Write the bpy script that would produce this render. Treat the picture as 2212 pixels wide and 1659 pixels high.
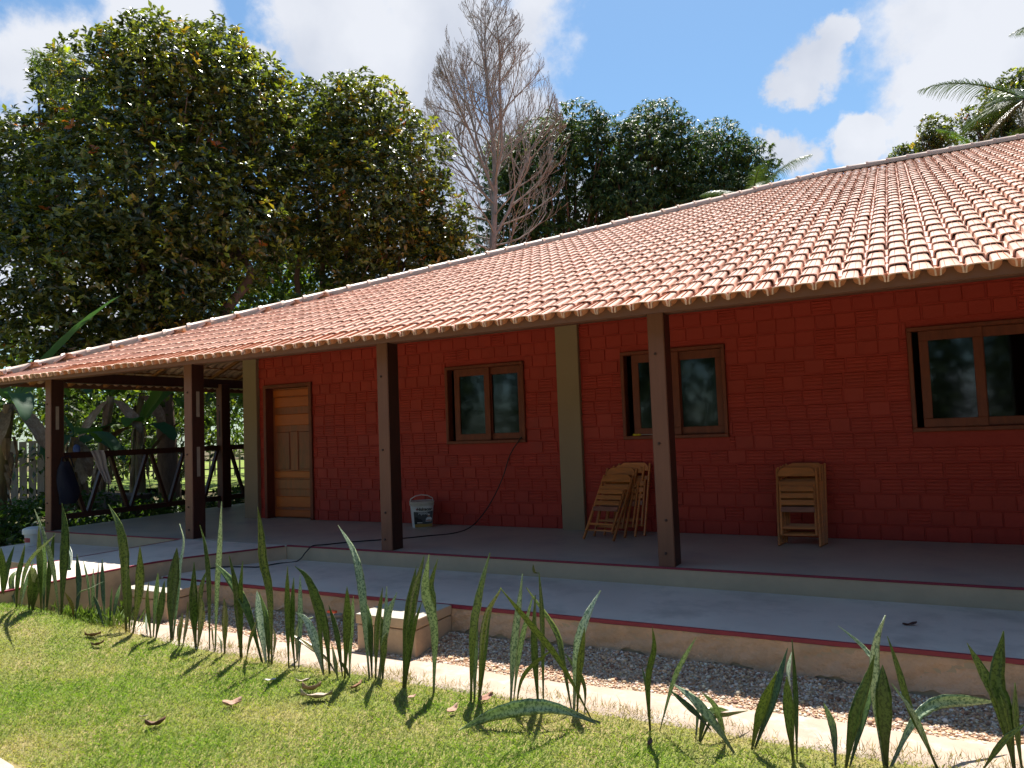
import bpy, bmesh, math, random
import numpy as np
from mathutils import Vector, Matrix
for o in list(bpy.data.objects): bpy.data.objects.remove(o)
S = bpy.context.scene
COL = S.collection
R = math.radians
# ---------------------------------------------------------------- camera
cam = bpy.data.cameras.new('camera'); co = bpy.data.objects.new('camera', cam); COL.objects.link(co)
cam.sensor_fit = 'HORIZONTAL'; cam.sensor_width = 36.0; cam.lens = 36.0*1584.567/2212.0
cam.clip_start = 0.05; cam.clip_end = 900
_y, _t, _r = R(28.2556), R(3.3938), R(-2.1429)
fw = Vector((-math.sin(_y)*math.cos(_t), math.cos(_y)*math.cos(_t), math.sin(_t)))
rt = Vector((math.cos(_y), math.sin(_y), 0)); up = rt.cross(fw)
r2 = rt*math.cos(_r)+up*math.sin(_r); u2 = up*math.cos(_r)-rt*math.sin(_r)
CAM = Vector((0, -8.6333, 1.3182))
M3 = Matrix((r2, u2, -fw)).transposed()
co.matrix_world = Matrix.Translation(CAM) @ M3.to_4x4()
S.camera = co
# ---------------------------------------------------------------- sun and sky
SUN_DIR = Vector((-0.12, 0.44, 1.0)).normalized()          # towards the sun
SUN_EL = math.asin(SUN_DIR.z)
sl = bpy.data.lights.new('sun', 'SUN'); sl.energy = 5.0; sl.angle = R(0.53); sl.color = (1.0, .95, .87)
so = bpy.data.objects.new('sun', sl); COL.objects.link(so)
so.rotation_euler = (-SUN_DIR).to_track_quat('-Z', 'Y').to_euler(); so.location = (0, 0, 30)
W = bpy.data.worlds.new('World'); S.world = W; W.use_nodes = True
nt = W.node_tree; nt.nodes.clear()
def N(t, nt=nt, **k):
    n = nt.nodes.new(t)
    for a, b in k.items(): setattr(n, a, b)
    return n
SKY_STR = 0.082
out = N('ShaderNodeOutputWorld'); bg = N('ShaderNodeBackground'); bg.inputs[1].default_value = SKY_STR
sky = N('ShaderNodeTexSky', sky_type='NISHITA'); sky.sun_disc = False
sky.sun_elevation = SUN_EL; sky.sun_rotation = math.atan2(SUN_DIR.x, SUN_DIR.y)
sky.altitude = 0; sky.air_density = 1.0; sky.dust_density = 0.6; sky.ozone_density = 2.0
tc = N('ShaderNodeTexCoord'); L = nt.links.new
def cloud_field(scale, detail, rough, lo, hi, seed):
    mp = N('ShaderNodeMapping'); mp.inputs['Location'].default_value = (seed, seed*.7, 0); mp.inputs['Scale'].default_value = (1, 1, 1.5)
    L(tc.outputs['Generated'], mp.inputs['Vector'])
    ns = N('ShaderNodeTexNoise'); ns.inputs['Scale'].default_value = scale; ns.inputs['Detail'].default_value = detail; ns.inputs['Roughness'].default_value = rough
    L(mp.outputs[0], ns.inputs['Vector'])
    mr = N('ShaderNodeMapRange'); mr.interpolation_type = 'SMOOTHSTEP'
    mr.inputs[1].default_value = lo; mr.inputs[2].default_value = hi
    L(ns.outputs['Fac'], mr.inputs[0]); return mr.outputs[0], ns.outputs['Fac']
# cumulus at real sky directions, edges broken up by noise
warp = N('ShaderNodeTexNoise'); warp.inputs['Scale'].default_value = 8; warp.inputs['Detail'].default_value = 9; warp.inputs['Roughness'].default_value = .62
L(tc.outputs['Generated'], warp.inputs['Vector'])
def cloud_at(d, r, soft, amp=.55):
    d = Vector(d).normalized()
    dt = N('ShaderNodeVectorMath', operation='DISTANCE'); L(tc.outputs['Generated'], dt.inputs[0]); dt.inputs[1].default_value = d
    m1 = N('ShaderNodeMath', operation='MULTIPLY_ADD'); L(warp.outputs['Fac'], m1.inputs[0]); m1.inputs[1].default_value = -amp*1.0; 
    m1.inputs[2].default_value = amp*.5
    m2 = N('ShaderNodeMath', operation='ADD'); L(dt.outputs['Value'], m2.inputs[0]); L(m1.outputs[0], m2.inputs[1])
    mr = N('ShaderNodeMapRange'); mr.interpolation_type = 'SMOOTHSTEP'
    mr.inputs[1].default_value = r+soft; mr.inputs[2].default_value = r-soft; L(m2.outputs[0], mr.inputs[0]); return mr.outputs[0]
CLOUDS = '''[((-0.582, 0.646, 0.494), 0.0704, 0.0268, 0.204), ((-0.553, 0.694, 0.461), 0.0822, 0.0312, 0.238), ((-0.474, 0.731, 0.49), 0.088, 0.0335, 0.255), ((-0.526, 0.732, 0.434), 0.0704, 0.0268, 0.204), ((-0.42, 0.781, 0.462), 0.0763, 0.029, 0.221), ((-0.417, 0.82, 0.393), 0.0646, 0.0245, 0.187), ((-0.494, 0.785, 0.374), 0.0763, 0.029, 0.221), ((-0.599, 0.619, 0.508), 0.047, 0.0178, 0.17), ((-0.791, 0.439, 0.426), 0.0528, 0.0201, 0.17), ((-0.812, 0.417, 0.407), 0.0411, 0.0156, 0.17), ((-0.775, 0.458, 0.435), 0.0293, 0.0112, 0.17), ((-0.712, 0.514, 0.479), 0.0528, 0.0201, 0.17), ((-0.697, 0.544, 0.468), 0.0411, 0.0156, 0.17), ((-0.649, 0.614, 0.45), 0.0205, 0.0078, 0.17), ((-0.049, 0.9, 0.433), 0.0223, 0.0085, 0.17), ((-0.066, 0.908, 0.413), 0.0323, 0.0123, 0.17), ((-0.086, 0.916, 0.391), 0.0235, 0.0089, 0.17), ((0.056, 0.906, 0.42), 0.0704, 0.0268, 0.204), ((0.09, 0.904, 0.419), 0.0998, 0.0379, 0.289), ((0.036, 0.927, 0.372), 0.0423, 0.0161, 0.17), ((0.087, 0.931, 0.355), 0.088, 0.0335, 0.255), ((0.042, 0.944, 0.326), 0.0364, 0.0138, 0.17), ((0.125, 0.92, 0.371), 0.1115, 0.0424, 0.323), ((-0.034, 0.943, 0.332), 0.0211, 0.008, 0.17), ((-0.106, 0.943, 0.314), 0.0264, 0.01, 0.17), ((-0.121, 0.937, 0.329), 0.0188, 0.0071, 0.17), ((-0.847, 0.426, 0.317), 0.0352, 0.0134, 0.17), ((-0.879, 0.415, 0.234), 0.0704, 0.0268, 0.204), ((-0.836, 0.521, 0.173), 0.088, 0.0335, 0.255), ((-0.564, 0.794, 0.229), 0.1174, 0.0446, 0.34), ((-0.316, 0.918, 0.241), 0.088, 0.0335, 0.255)]'''
fac = None
def mx(a, b):
    if a is None: return b
    m = N('ShaderNodeMath', operation='MAXIMUM'); L(a, m.inputs[0]); L(b, m.inputs[1]); return m.outputs[0]
for d, r, soft, amp in eval(CLOUDS): fac = mx(fac, cloud_at(d, r, soft, amp))
gen, genraw = cloud_field(2.6, 8, .6, .56, .72, 3.1)       # the rest of the sky carries the same kind of cloud
wide = N('ShaderNodeVectorMath', operation='DOT_PRODUCT'); L(tc.outputs['Generated'], wide.inputs[0]); wide.inputs[1].default_value = fw
wr = N('ShaderNodeMapRange'); wr.inputs[1].default_value = .80; wr.inputs[2].default_value = .60; L(wide.outputs['Value'], wr.inputs[0])
gm = N('ShaderNodeMath', operation='MULTIPLY'); L(gen, gm.inputs[0]); L(wr.outputs[0], gm.inputs[1])
fac = mx(fac, gm.outputs[0])
sh = N('ShaderNodeTexNoise'); sh.inputs['Scale'].default_value = 4.5; sh.inputs['Detail'].default_value = 7; L(tc.outputs['Generated'], sh.inputs['Vector'])
cr = N('ShaderNodeValToRGB'); L(sh.outputs['Fac'], cr.inputs[0])
cr.color_ramp.elements[0].position = .30; cr.color_ramp.elements[0].color = (3.5, 3.75, 4.35, 1)
cr.color_ramp.elements[1].position = .56; cr.color_ramp.elements[1].color = (5.2, 5.3, 5.6, 1)
mixc = N('ShaderNodeMix', data_type='RGBA'); L(fac, mixc.inputs[0])
tint = N('ShaderNodeMix', data_type='RGBA', blend_type='MULTIPLY'); tint.inputs[0].default_value = 1.0; tint.inputs[7].default_value = (.70, .88, .93, 1)   # a clear tropical blue
L(sky.outputs[0], tint.inputs[6]); L(tint.outputs[2], mixc.inputs[6])
fm = N('ShaderNodeMath', operation='MULTIPLY'); L(fac, fm.inputs[0]); fm.inputs[1].default_value = .93; L(fm.outputs[0], mixc.inputs[0])
L(cr.outputs[0], mixc.inputs[7]); L(mixc.outputs[2], bg.inputs[0]); L(bg.outputs[0], out.inputs[0])
vs = S.view_settings; vs.view_transform = 'Standard'; vs.look = 'None'; vs.exposure = 1.05; vs.gamma = 1.0; vs.use_curve_mapping = False
S.render.engine = 'CYCLES'
S.cycles.max_bounces = 7; S.cycles.diffuse_bounces = 4; S.cycles.transparent_max_bounces = 8; S.cycles.use_denoising = True
rnd = random.Random(7); nprng = np.random.default_rng(11)
# ---------------------------------------------------------------- helpers
def tag(o, label=None, cat=None, group=None, kind=None):
    if label: o['label'] = label
    if cat: o['category'] = cat
    if group: o['group'] = group
    if kind: o['kind'] = kind
    return o
def empty(name, loc=(0, 0, 0), parent=None):
    o = bpy.data.objects.new(name, None); o.location = loc; o.empty_display_size = .2; COL.objects.link(o)
    if parent: o.parent = parent
    return o
def link(name, me, parent=None, loc=None):
    o = bpy.data.objects.new(name, me); COL.objects.link(o)
    if parent: o.parent = parent
    if loc is not None: o.location = loc
    return o
def np_mesh(name, V, F, mat=None, smooth=False, col=None, uv=None, mats=None, midx=None):
    """V (n,3); F (m,k) all faces with k corners, or a list of such arrays"""
    V = np.asarray(V, np.float32); Fs = F if isinstance(F, list) else [F]
    Fs = [np.asarray(f, np.int32) for f in Fs if len(f)]
    me = bpy.data.meshes.new(name); me.vertices.add(len(V)); me.vertices.foreach_set('co', V.ravel())
    li = np.concatenate([f.ravel() for f in Fs]); cnt = np.concatenate([np.full(len(f), f.shape[1], np.int32) for f in Fs])
    me.loops.add(len(li)); me.loops.foreach_set('vertex_index', li)
    st = np.concatenate([[0], np.cumsum(cnt)[:-1]]).astype(np.int32)
    me.polygons.add(len(cnt)); me.polygons.foreach_set('loop_start', st)
    me.polygons.foreach_set('use_smooth', np.full(len(cnt), smooth))
    if col is not None:
        a = me.attributes.new('col', 'FLOAT_COLOR', 'POINT'); c = np.ones((len(V), 4), np.float32); c[:, :3] = col; a.data.foreach_set('color', c.ravel())
    if uv is not None:
        u = me.uv_layers.new(name='UVMap'); u.data.foreach_set('uv', np.asarray(uv, np.float32)[li].ravel())
    for m in (mats or ([mat] if mat else [])): me.materials.append(m)
    if midx is not None: me.polygons.foreach_set('material_index', np.asarray(midx, np.int32))
    me.update(calc_edges=True); me.validate(); return me
class MB:
    """collects boxes, tubes and polygons into one mesh"""
    def __init__(s): s.v = []; s.f = []
    def add(s, V, F):
        b = len(s.v); s.v += [tuple(p) for p in V]; s.f += [tuple(i+b for i in f) for f in F]; return s
    def box(s, x0, x1, y0, y1, z0, z1, M=None):
        V = [Vector((x, y, z)) for z in (z0, z1) for y in (y0, y1) for x in (x0, x1)]
        if M is not None: V = [M @ p for p in V]
        return s.add(V, [(0, 2, 3, 1), (4, 5, 7, 6), (0, 1, 5, 4), (2, 6, 7, 3), (0, 4, 6, 2), (1, 3, 7, 5)])
    def bar(s, a, b, w, h, upv=(0, 0, 1)):
        a = Vector(a); b = Vector(b); d = (b-a); ln = d.length; d.normalize(); u = Vector(upv); x = d.cross(u)
        if x.length < 1e-4: x = d.cross(Vector((1, 0, 0)))
        x.normalize(); z = x.cross(d)
        M = Matrix((x, d, z)).transposed().to_4x4(); M.translation = a
        return s.box(-w/2, w/2, 0, ln, -h/2, h/2, M)
    def prism(s, poly, z0, z1):
        n = len(poly); V = [(x, y, z0) for x, y in poly]+[(x, y, z1) for x, y in poly]
        F = [tuple(range(n-1, -1, -1)), tuple(range(n, 2*n))]+[(i, (i+1) % n, n+(i+1) % n, n+i) for i in range(n)]
        return s.add(V, F)
    def tube(s, pts, rad, n=8, caps=True):
        pts = [Vector(p) for p in pts]; rad = rad if hasattr(rad, '__len__') else [rad]*len(pts)
        V = []; prev = None
        for i, p in enumerate(pts):
            d = (pts[min(i+1, len(pts)-1)]-pts[max(i-1, 0)]).normalized()
            x = prev - d*prev.dot(d) if prev is not None else d.orthogonal()
            if x.length < 1e-5: x = d.orthogonal()
            x.normalize(); prev = x; y = d.cross(x)
            V += [p+(x*math.cos(2*math.pi*k/n)+y*math.sin(2*math.pi*k/n))*rad[i] for k in range(n)]
        F = [(i*n+k, i*n+(k+1) % n, (i+1)*n+(k+1) % n, (i+1)*n+k) for i in range(len(pts)-1) for k in range(n)]
        if caps: F += [tuple(range(n-1, -1, -1)), tuple(range((len(pts)-1)*n, len(pts)*n))]
        return s.add(V, F)
    def lathe(s, prof, n=20, M=None, sq=0):
        V = []
        for r, z in prof:
            for k in range(n):
                a = 2*math.pi*k/n; c, q = math.cos(a), math.sin(a)
                if sq: e = (abs(c)**sq+abs(q)**sq)**(-1/sq); c *= e; q *= e
                p = Vector((r*c, r*q, z)); V.append(M @ p if M is not None else p)
        m = len(prof); F = [(i*n+k, i*n+(k+1) % n, (i+1)*n+(k+1) % n, (i+1)*n+k) for i in range(m-1) for k in range(n)]
        F += [tuple(range(n-1, -1, -1)), tuple(range((m-1)*n, m*n))]
        return s.add(V, F)
    def mesh(s, name, mat=None, smooth=False, bevel=0, seg=1):
        me = bpy.data.meshes.new(name); me.from_pydata(s.v, [], s.f)
        bm = bmesh.new(); bm.from_mesh(me)
        if bevel:
            bmesh.ops.bevel(bm, geom=[e for e in bm.edges if len(e.link_faces) == 2 and e.calc_face_angle(0) > .5], offset=bevel, segments=seg, affect='EDGES', profile=.6)
        bmesh.ops.recalc_face_normals(bm, faces=bm.faces)
        bm.to_mesh(me); bm.free()
        if smooth: me.polygons.foreach_set('use_smooth', [True]*len(me.polygons))
        if mat: me.materials.append(mat)
        return me
    def build(s, name, mat=None, parent=None, smooth=False, bevel=0, seg=1): return link(name, s.mesh(name, mat, smooth, bevel, seg), parent)
def shade_auto(o, ang=35):
    me = o.data; bm = bmesh.new(); bm.from_mesh(me)
    for e in bm.edges: e.smooth = not (len(e.link_faces) == 2 and e.calc_face_angle(0) > R(ang))
    for f in bm.faces: f.smooth = True
    bm.to_mesh(me); bm.free()
# ---------------------------------------------------------------- materials
def material(name, base, rough=.6, spec=.5, var=None, scale=4, detail=6, bump=0, bscale=40, bdist=.01, coords='Object', coat=0, bdetail=5, metallic=0, stretch=(1, 1, 1), var2=None, scale2=.6, lo=.35, hi=.68):
    m = bpy.data.materials.new(name); m.use_nodes = True; t = m.node_tree; b = t.nodes['Principled BSDF']
    b.inputs['Base Color'].default_value = (*base, 1); b.inputs['Roughness'].default_value = rough; b.inputs['Specular IOR Level'].default_value = spec
    b.inputs['Metallic'].default_value = metallic; b.inputs['Coat Weight'].default_value = coat; b.inputs['Coat Roughness'].default_value = .15
    c = N('ShaderNodeTexCoord', t); mp = N('ShaderNodeMapping', t); mp.inputs['Scale'].default_value = stretch; t.links.new(c.outputs[coords], mp.inputs[0])
    last = None
    if var is not None:
        n = N('ShaderNodeTexNoise', t); n.inputs['Scale'].default_value = scale; n.inputs['Detail'].default_value = detail; n.inputs['Roughness'].default_value = .65
        t.links.new(mp.outputs[0], n.inputs['Vector'])
        r = N('ShaderNodeMapRange', t); r.inputs[1].default_value = lo; r.inputs[2].default_value = hi; t.links.new(n.outputs['Fac'], r.inputs[0])
        x = N('ShaderNodeMix', t, data_type='RGBA'); x.inputs[6].default_value = (*base, 1); x.inputs[7].default_value = (*var, 1); t.links.new(r.outputs[0], x.inputs[0]); last = x
    if var2 is not None:
        n = N('ShaderNodeTexNoise', t); n.inputs['Scale'].default_value = scale2; n.inputs['Detail'].default_value = 8; n.inputs['Roughness'].default_value = .7
        t.links.new(mp.outputs[0], n.inputs['Vector'])
        r = N('ShaderNodeMapRange', t); r.inputs[1].default_value = .5; r.inputs[2].default_value = .72; t.links.new(n.outputs['Fac'], r.inputs[0])
        x = N('ShaderNodeMix', t, data_type='RGBA'); x.inputs[7].default_value = (*var2, 1)
        if last: t.links.new(last.outputs[2], x.inputs[6])
        else: x.inputs[6].default_value = (*base, 1)
        t.links.new(r.outputs[0], x.inputs[0]); last = x
    if last: t.links.new(last.outputs[2], b.inputs['Base Color'])
    if bump:
        n = N('ShaderNodeTexNoise', t); n.inputs['Scale'].default_value = bscale; n.inputs['Detail'].default_value = bdetail; t.links.new(mp.outputs[0], n.inputs['Vector'])
        bp = N('ShaderNodeBump', t); bp.inputs['Strength'].default_value = bump; bp.inputs['Distance'].default_value = bdist
        t.links.new(n.outputs['Fac'], bp.inputs['Height']); t.links.new(bp.outputs[0], b.inputs['Normal'])
    m['_b'] = 1
    return m
def per_object_tint(m, amt=.25, warm=.0):
    """each object (brick, tile, board) gets its own slight shade"""
    t = m.node_tree; b = t.nodes['Principled BSDF']; oi = N('ShaderNodeObjectInfo', t); s = b.inputs['Base Color']
    hv = N('ShaderNodeHueSaturation', t); mr = N('ShaderNodeMapRange', t); mr.inputs[3].default_value = 1-amt; mr.inputs[4].default_value = 1+amt
    ge = N('ShaderNodeNewGeometry', t); ad = N('ShaderNodeMath', t, operation='ADD'); fr = N('ShaderNodeMath', t, operation='FRACT'); t.links.new(oi.outputs['Random'], ad.inputs[0]); t.links.new(ge.outputs['Random Per Island'], ad.inputs[1]); t.links.new(ad.outputs[0], fr.inputs[0]); t.links.new(fr.outputs[0], mr.inputs[0]); t.links.new(mr.outputs[0], hv.inputs['Value'])
    if s.is_linked: t.links.new(s.links[0].from_socket, hv.inputs['Color'])
    else: hv.inputs['Color'].default_value = s.default_value
    t.links.new(hv.outputs[0], s); return m
def leaf_material(name, rough=.38, trans=.35, spec=.5, tr_tint=(1.25, 1.35, .35)):
    m = bpy.data.materials.new(name); m.use_nodes = True; t = m.node_tree; b = t.nodes['Principled BSDF']; o = t.nodes['Material Output']
    a = N('ShaderNodeAttribute', t, attribute_name='col'); t.links.new(a.outputs['Color'], b.inputs['Base Color'])
    b.inputs['Roughness'].default_value = rough; b.inputs['Specular IOR Level'].default_value = spec
    tr = N('ShaderNodeBsdfTranslucent', t); mu = N('ShaderNodeMix', t, data_type='RGBA', blend_type='MULTIPLY'); mu.inputs[0].default_value = 1; mu.inputs[7].default_value = (*tr_tint, 1)
    t.links.new(a.outputs['Color'], mu.inputs[6]); t.links.new(mu.outputs[2], tr.inputs['Color'])
    mi = N('ShaderNodeMixShader', t); mi.inputs[0].default_value = trans
    t.links.new(b.outputs[0], mi.inputs[1]); t.links.new(tr.outputs[0], mi.inputs[2]); t.links.new(mi.outputs[0], o.inputs[0]); return m
MT = {}
MT['tile'] = per_object_tint(material('terracotta_tile', (.63, .375, .275), .36, .45, var=(.67, .45, .35), scale=1.7, bump=.12, bscale=30, coat=.22, var2=(.58, .36, .27), scale2=9), .11)
MT['tile_raw'] = material('terracotta_unglazed', (.50, .18, .085), .7, .3, var=(.56, .24, .13), scale=6)
MT['mortar'] = material('ridge_mortar', (.33, .30, .27), .9, .2, var=(.45, .40, .35), scale=12, bump=.5)
MT['hip'] = material('hip_tile_clay', (.62, .42, .32), .45, .5, var=(.66, .52, .42), scale=5, coat=.2)
MT['brick'] = per_object_tint(material('red_painted_brick', (.375, .033, .021), .5, .28, var=(.42, .042, .026), scale=3, bump=.35, bscale=45, var2=(.31, .034, .025), scale2=1.3), .06)
MT['mortar_red'] = material('red_painted_mortar', (.345, .030, .020), .55, .25, var=(.385, .037, .024), scale=5, bump=.6, bscale=35)
MT['pilaster'] = material('olive_plaster', (.29, .195, .118), .75, .3, var=(.31, .212, .13), scale=2, bump=.12, bscale=60)
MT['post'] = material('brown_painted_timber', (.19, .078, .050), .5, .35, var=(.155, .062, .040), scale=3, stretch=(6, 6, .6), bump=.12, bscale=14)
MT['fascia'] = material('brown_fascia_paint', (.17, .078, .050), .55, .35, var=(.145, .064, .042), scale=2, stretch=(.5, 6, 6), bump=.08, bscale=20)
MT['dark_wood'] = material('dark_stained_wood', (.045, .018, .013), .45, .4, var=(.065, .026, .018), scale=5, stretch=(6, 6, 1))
MT['rafter'] = material('varnished_rafter', (.42, .19, .075), .5, .4, var=(.34, .14, .055), scale=5, stretch=(5, .7, 5))
MT['frame'] = material('mahogany_frame', (.21, .047, .022), .45, .3, var=(.14, .031, .016), scale=4, stretch=(4, 4, 1))
MT['door_l'] = material('door_panel_light', (.52, .108, .012), .35, .5, var=(.43, .088, .012), scale=5, stretch=(1, 1, 6), coat=.08)
MT['door_d'] = material('door_panel_dark', (.30, .066, .026), .35, .5, var=(.16, .048, .022), scale=4, stretch=(5, 1, 1), coat=.08)
MT['door_m'] = material('door_stile_wood', (.36, .080, .027), .35, .5, var=(.20, .062, .027), scale=4, stretch=(5, 1, 1), coat=.08)
MT['steel'] = material('brushed_steel', (.7, .7, .7), .3, .5, metallic=1)
MT['bolt'] = material('rusty_bolt', (.06, .03, .025), .6, .4)
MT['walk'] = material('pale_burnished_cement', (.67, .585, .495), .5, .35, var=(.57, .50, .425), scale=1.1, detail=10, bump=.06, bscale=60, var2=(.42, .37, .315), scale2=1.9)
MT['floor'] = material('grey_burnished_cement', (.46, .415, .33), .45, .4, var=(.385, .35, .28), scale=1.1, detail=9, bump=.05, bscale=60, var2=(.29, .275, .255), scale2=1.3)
MT['riser'] = material('greyish_riser_plaster', (.50, .375, .25), .8, .3, var=(.43, .325, .22), scale=2.5, bump=.2, bscale=40)
MT['redline'] = material('dark_red_edge_paint', (.27, .026, .052), .5, .4, var=(.21, .022, .042), scale=9)
MT['tan'] = material('tan_rough_plaster', (.66, .42, .275), .8, .3, var=(.50, .33, .215), scale=3.5, bump=1.0, bscale=11, bdetail=10, bdist=.035, var2=(.42, .295, .195), scale2=2.5)
MT['tan_smooth'] = material('tan_smooth_plaster', (.58, .40, .265), .8, .3, var=(.51, .35, .23), scale=3, bump=.15, bscale=30, var2=(.42, .29, .195), scale2=3)
MT['lid'] = material('pale_cement_lid', (.47, .43, .355), .75, .3, var=(.39, .355, .29), scale=4, bump=.1)
MT['kerb'] = material('cream_cement_kerb', (.44, .345, .27), .85, .25, var=(.36, .275, .21), scale=4.5, detail=9, bump=.5, bscale=14, var2=(.53, .45, .39), scale2=5)
MT['gravel_base'] = material('gravel_fines', (.34, .235, .165), .95, .2, var=(.46, .34, .24), scale=30, bump=.8, bscale=90)
MT['soil'] = material('brown_soil', (.085, .065, .040), .95, .2, var=(.14, .105, .06), scale=2.2, bump=.8, bscale=20, var2=(.09, .115, .035), scale2=.5)
MT['turf'] = material('lawn_turf', (.15, .185, .045), .95, .1, var=(.27, .22, .10), scale=3.0, bump=.8, bscale=60, var2=(.31, .225, .12), scale2=1.1)
MT['far_lawn'] = material('far_lawn', (.22, .30, .06), .95, .1, var=(.12, .15, .04), scale=.8, var2=(.25, .2, .11), scale2=.5)
MT['glass'] = None
MT['white_plastic'] = material('white_plastic', (.72, .71, .68), .4, .5, var=(.60, .58, .54), scale=7)
MT['cable'] = material('black_cable', (.012, .012, .014), .5, .4)
MT['chair'] = per_object_tint(material('golden_hardwood', (.60, .20, .052), .42, .4, var=(.42, .155, .048), scale=5, stretch=(1, 6, 6), coat=.05), .22)
MT['chair_red'] = material('reddish_hardwood', (.33, .13, .075), .42, .5, var=(.21, .09, .055), scale=5, stretch=(1, 6, 6), coat=.05)
MT['bark'] = material('grey_brown_bark', (.17, .115, .085), .9, .2, var=(.10, .065, .05), scale=3, bump=.8, bscale=12, stretch=(3, 3, 1))
MT['bark_red'] = material('reddish_bark', (.21, .105, .07), .9, .2, var=(.14, .075, .055), scale=3, bump=.6, bscale=12)
MT['bark_bare'] = material('bare_tree_bark', (.235, .185, .16), .9, .2, var=(.35, .31, .285), scale=2, bump=.5, bscale=12)
MT['leaf'] = leaf_material('broad_leaf', .24, .46, .9)
MT['leaf_mango'] = leaf_material('mango_leaf', .45, .35, .4)
MT['leaf_soft'] = leaf_material('soft_leaf', .5, .45, .35)
MT['leaf_palm'] = leaf_material('palm_leaflet', .35, .3, .6)
MT['banana'] = leaf_material('banana_leaf', .55, .42, .2, (1.2, 1.4, .4))
MT['dry_sheath'] = material('dry_banana_sheath', (.30, .20, .12), .85, .2, var=(.17, .10, .06), scale=5, stretch=(4, 4, 1), bump=.5, var2=(.42, .33, .24), scale2=2)
MT['grass'] = leaf_material('grass_blade', .5, .4, .3, (1.15, 1.25, .5))
MT['picket'] = material('weathered_wood', (.30, .265, .22), .9, .2, var=(.20, .17, .14), scale=4, stretch=(4, 4, .5))
# ================================================================ SETTING
VX0, VX1 = -11.88, 5.0          # veranda ends
VE, WE = -2.06, -3.33           # veranda edge, lower walkway edge
ZW, ZG = -0.165, -0.45
def ss(t): t = np.clip(t, 0, 1); return t*t*(3-2*t)
def lawn_h(x, y): return ZG+.36*ss((-4.0-y)/1.0)*ss((-5.6-x)/1.9)
# ground sheet
gx = np.concatenate([np.linspace(-160, -30, 14), np.linspace(-28, 20, 49), np.linspace(24, 120, 12)])
gy = np.concatenate([np.linspace(-80, -12, 10), np.linspace(-11, 30, 42), np.linspace(34, 160, 14)])
X, Y = np.meshgrid(gx, gy); Z = np.full_like(X, -.50)
Z += np.where((X < -13), .10*np.sin(X*.9)*np.cos(Y*.8), 0)
def grid_faces(nx, ny):
    i = np.arange((nx-1)*(ny-1)); a = i//(nx-1)*nx+i % (nx-1); return np.stack([a, a+1, a+nx+1, a+nx], 1)
tag(link('ground', np_mesh('ground', np.stack([X, Y, Z], -1).reshape(-1, 3), grid_faces(len(gx), len(gy)), MT['soil'], True)), 'bare brown soil under the trees and round the house', kind='structure')
# far lawn lit by the sun beyond the side veranda
xs = np.linspace(-50, -20.5, 40); ys = np.linspace(8, 30, 30); X, Y = np.meshgrid(xs, ys)
Z = np.full_like(X, -.36)+.05*np.sin(X*1.3)*np.sin(Y)
tag(link('far_lawn', np_mesh('far_lawn', np.stack([X, Y, Z], -1).reshape(-1, 3), grid_faces(40, 30), MT['far_lawn'], True)), 'sunlit lawn behind the side veranda', kind='structure')
# lawn soil
xs = np.concatenate([np.linspace(-30, -13.2, 12), np.linspace(-13.0, 4.4, 108)]); ys = np.concatenate([np.linspace(-40, -7.5, 14), np.linspace(-7.3, -4.2, 46)]); X, Y = np.meshgrid(xs, ys)
edge = -4.27+.03*np.sin(xs*2.1)+.022*np.sin(xs*5.3+1)+.30*ss((-6.3-xs)/.8)
f = (ys+40)/(40-4.2); Y = -40+np.outer(f, (edge+40))
Z = lawn_h(X, Y)-.008
tag(link('lawn', np_mesh('lawn', np.stack([X, Y, Z], -1).reshape(-1, 3), grid_faces(120, 60), MT['turf'], True)), 'lawn in front of the house', kind='structure')
def lawn_edge(x): return -4.27+.03*np.sin(x*2.1)+.022*np.sin(x*5.3+1)+.30*ss((-6.3-x)/.8)
# gravel bed
xs = np.linspace(-7.30, 5.0, 130); ys = np.linspace(-3.96, -3.33, 12); X, Y = np.meshgrid(xs, ys)
gz = lambda x, y: -.452+.062*ss((y+3.95)/.6)+.010*np.sin(x*6+y*9)*np.sin(x*2.3)-.06*ss((x-(-1.5))/2.0)*ss((y+3.95)/.6)
tag(link('gravel_bed', np_mesh('gravel_bed', np.stack([X, Y, gz(X, Y)], -1).reshape(-1, 3), grid_faces(130, 12), MT['gravel_base'], True)), 'gravel strip between walkway and kerb', kind='structure')
# kerb strip, slightly uneven cast cement
xs = np.linspace(-7.33, 5.0, 150); prof = [(0, -.56), (0, -.455), (.02, -.443), (.18, -.437), (.34, -.441), (.42, -.455), (.5, -.56)]
V = []
for x in xs:
    w = .018*math.sin(x*3.1)+.012*math.sin(x*7.7)
    for k, (d, z) in enumerate(prof): V.append((x, -3.93+w*(1 if k < 3 else .3)-d, z+.004*math.sin(x*5+k*2)))
k = len(prof); tag(link('kerb', np_mesh('kerb', V, grid_faces(k, 150), MT['kerb'], True)), 'cream cement kerb between gravel and lawn', kind='structure')
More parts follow.
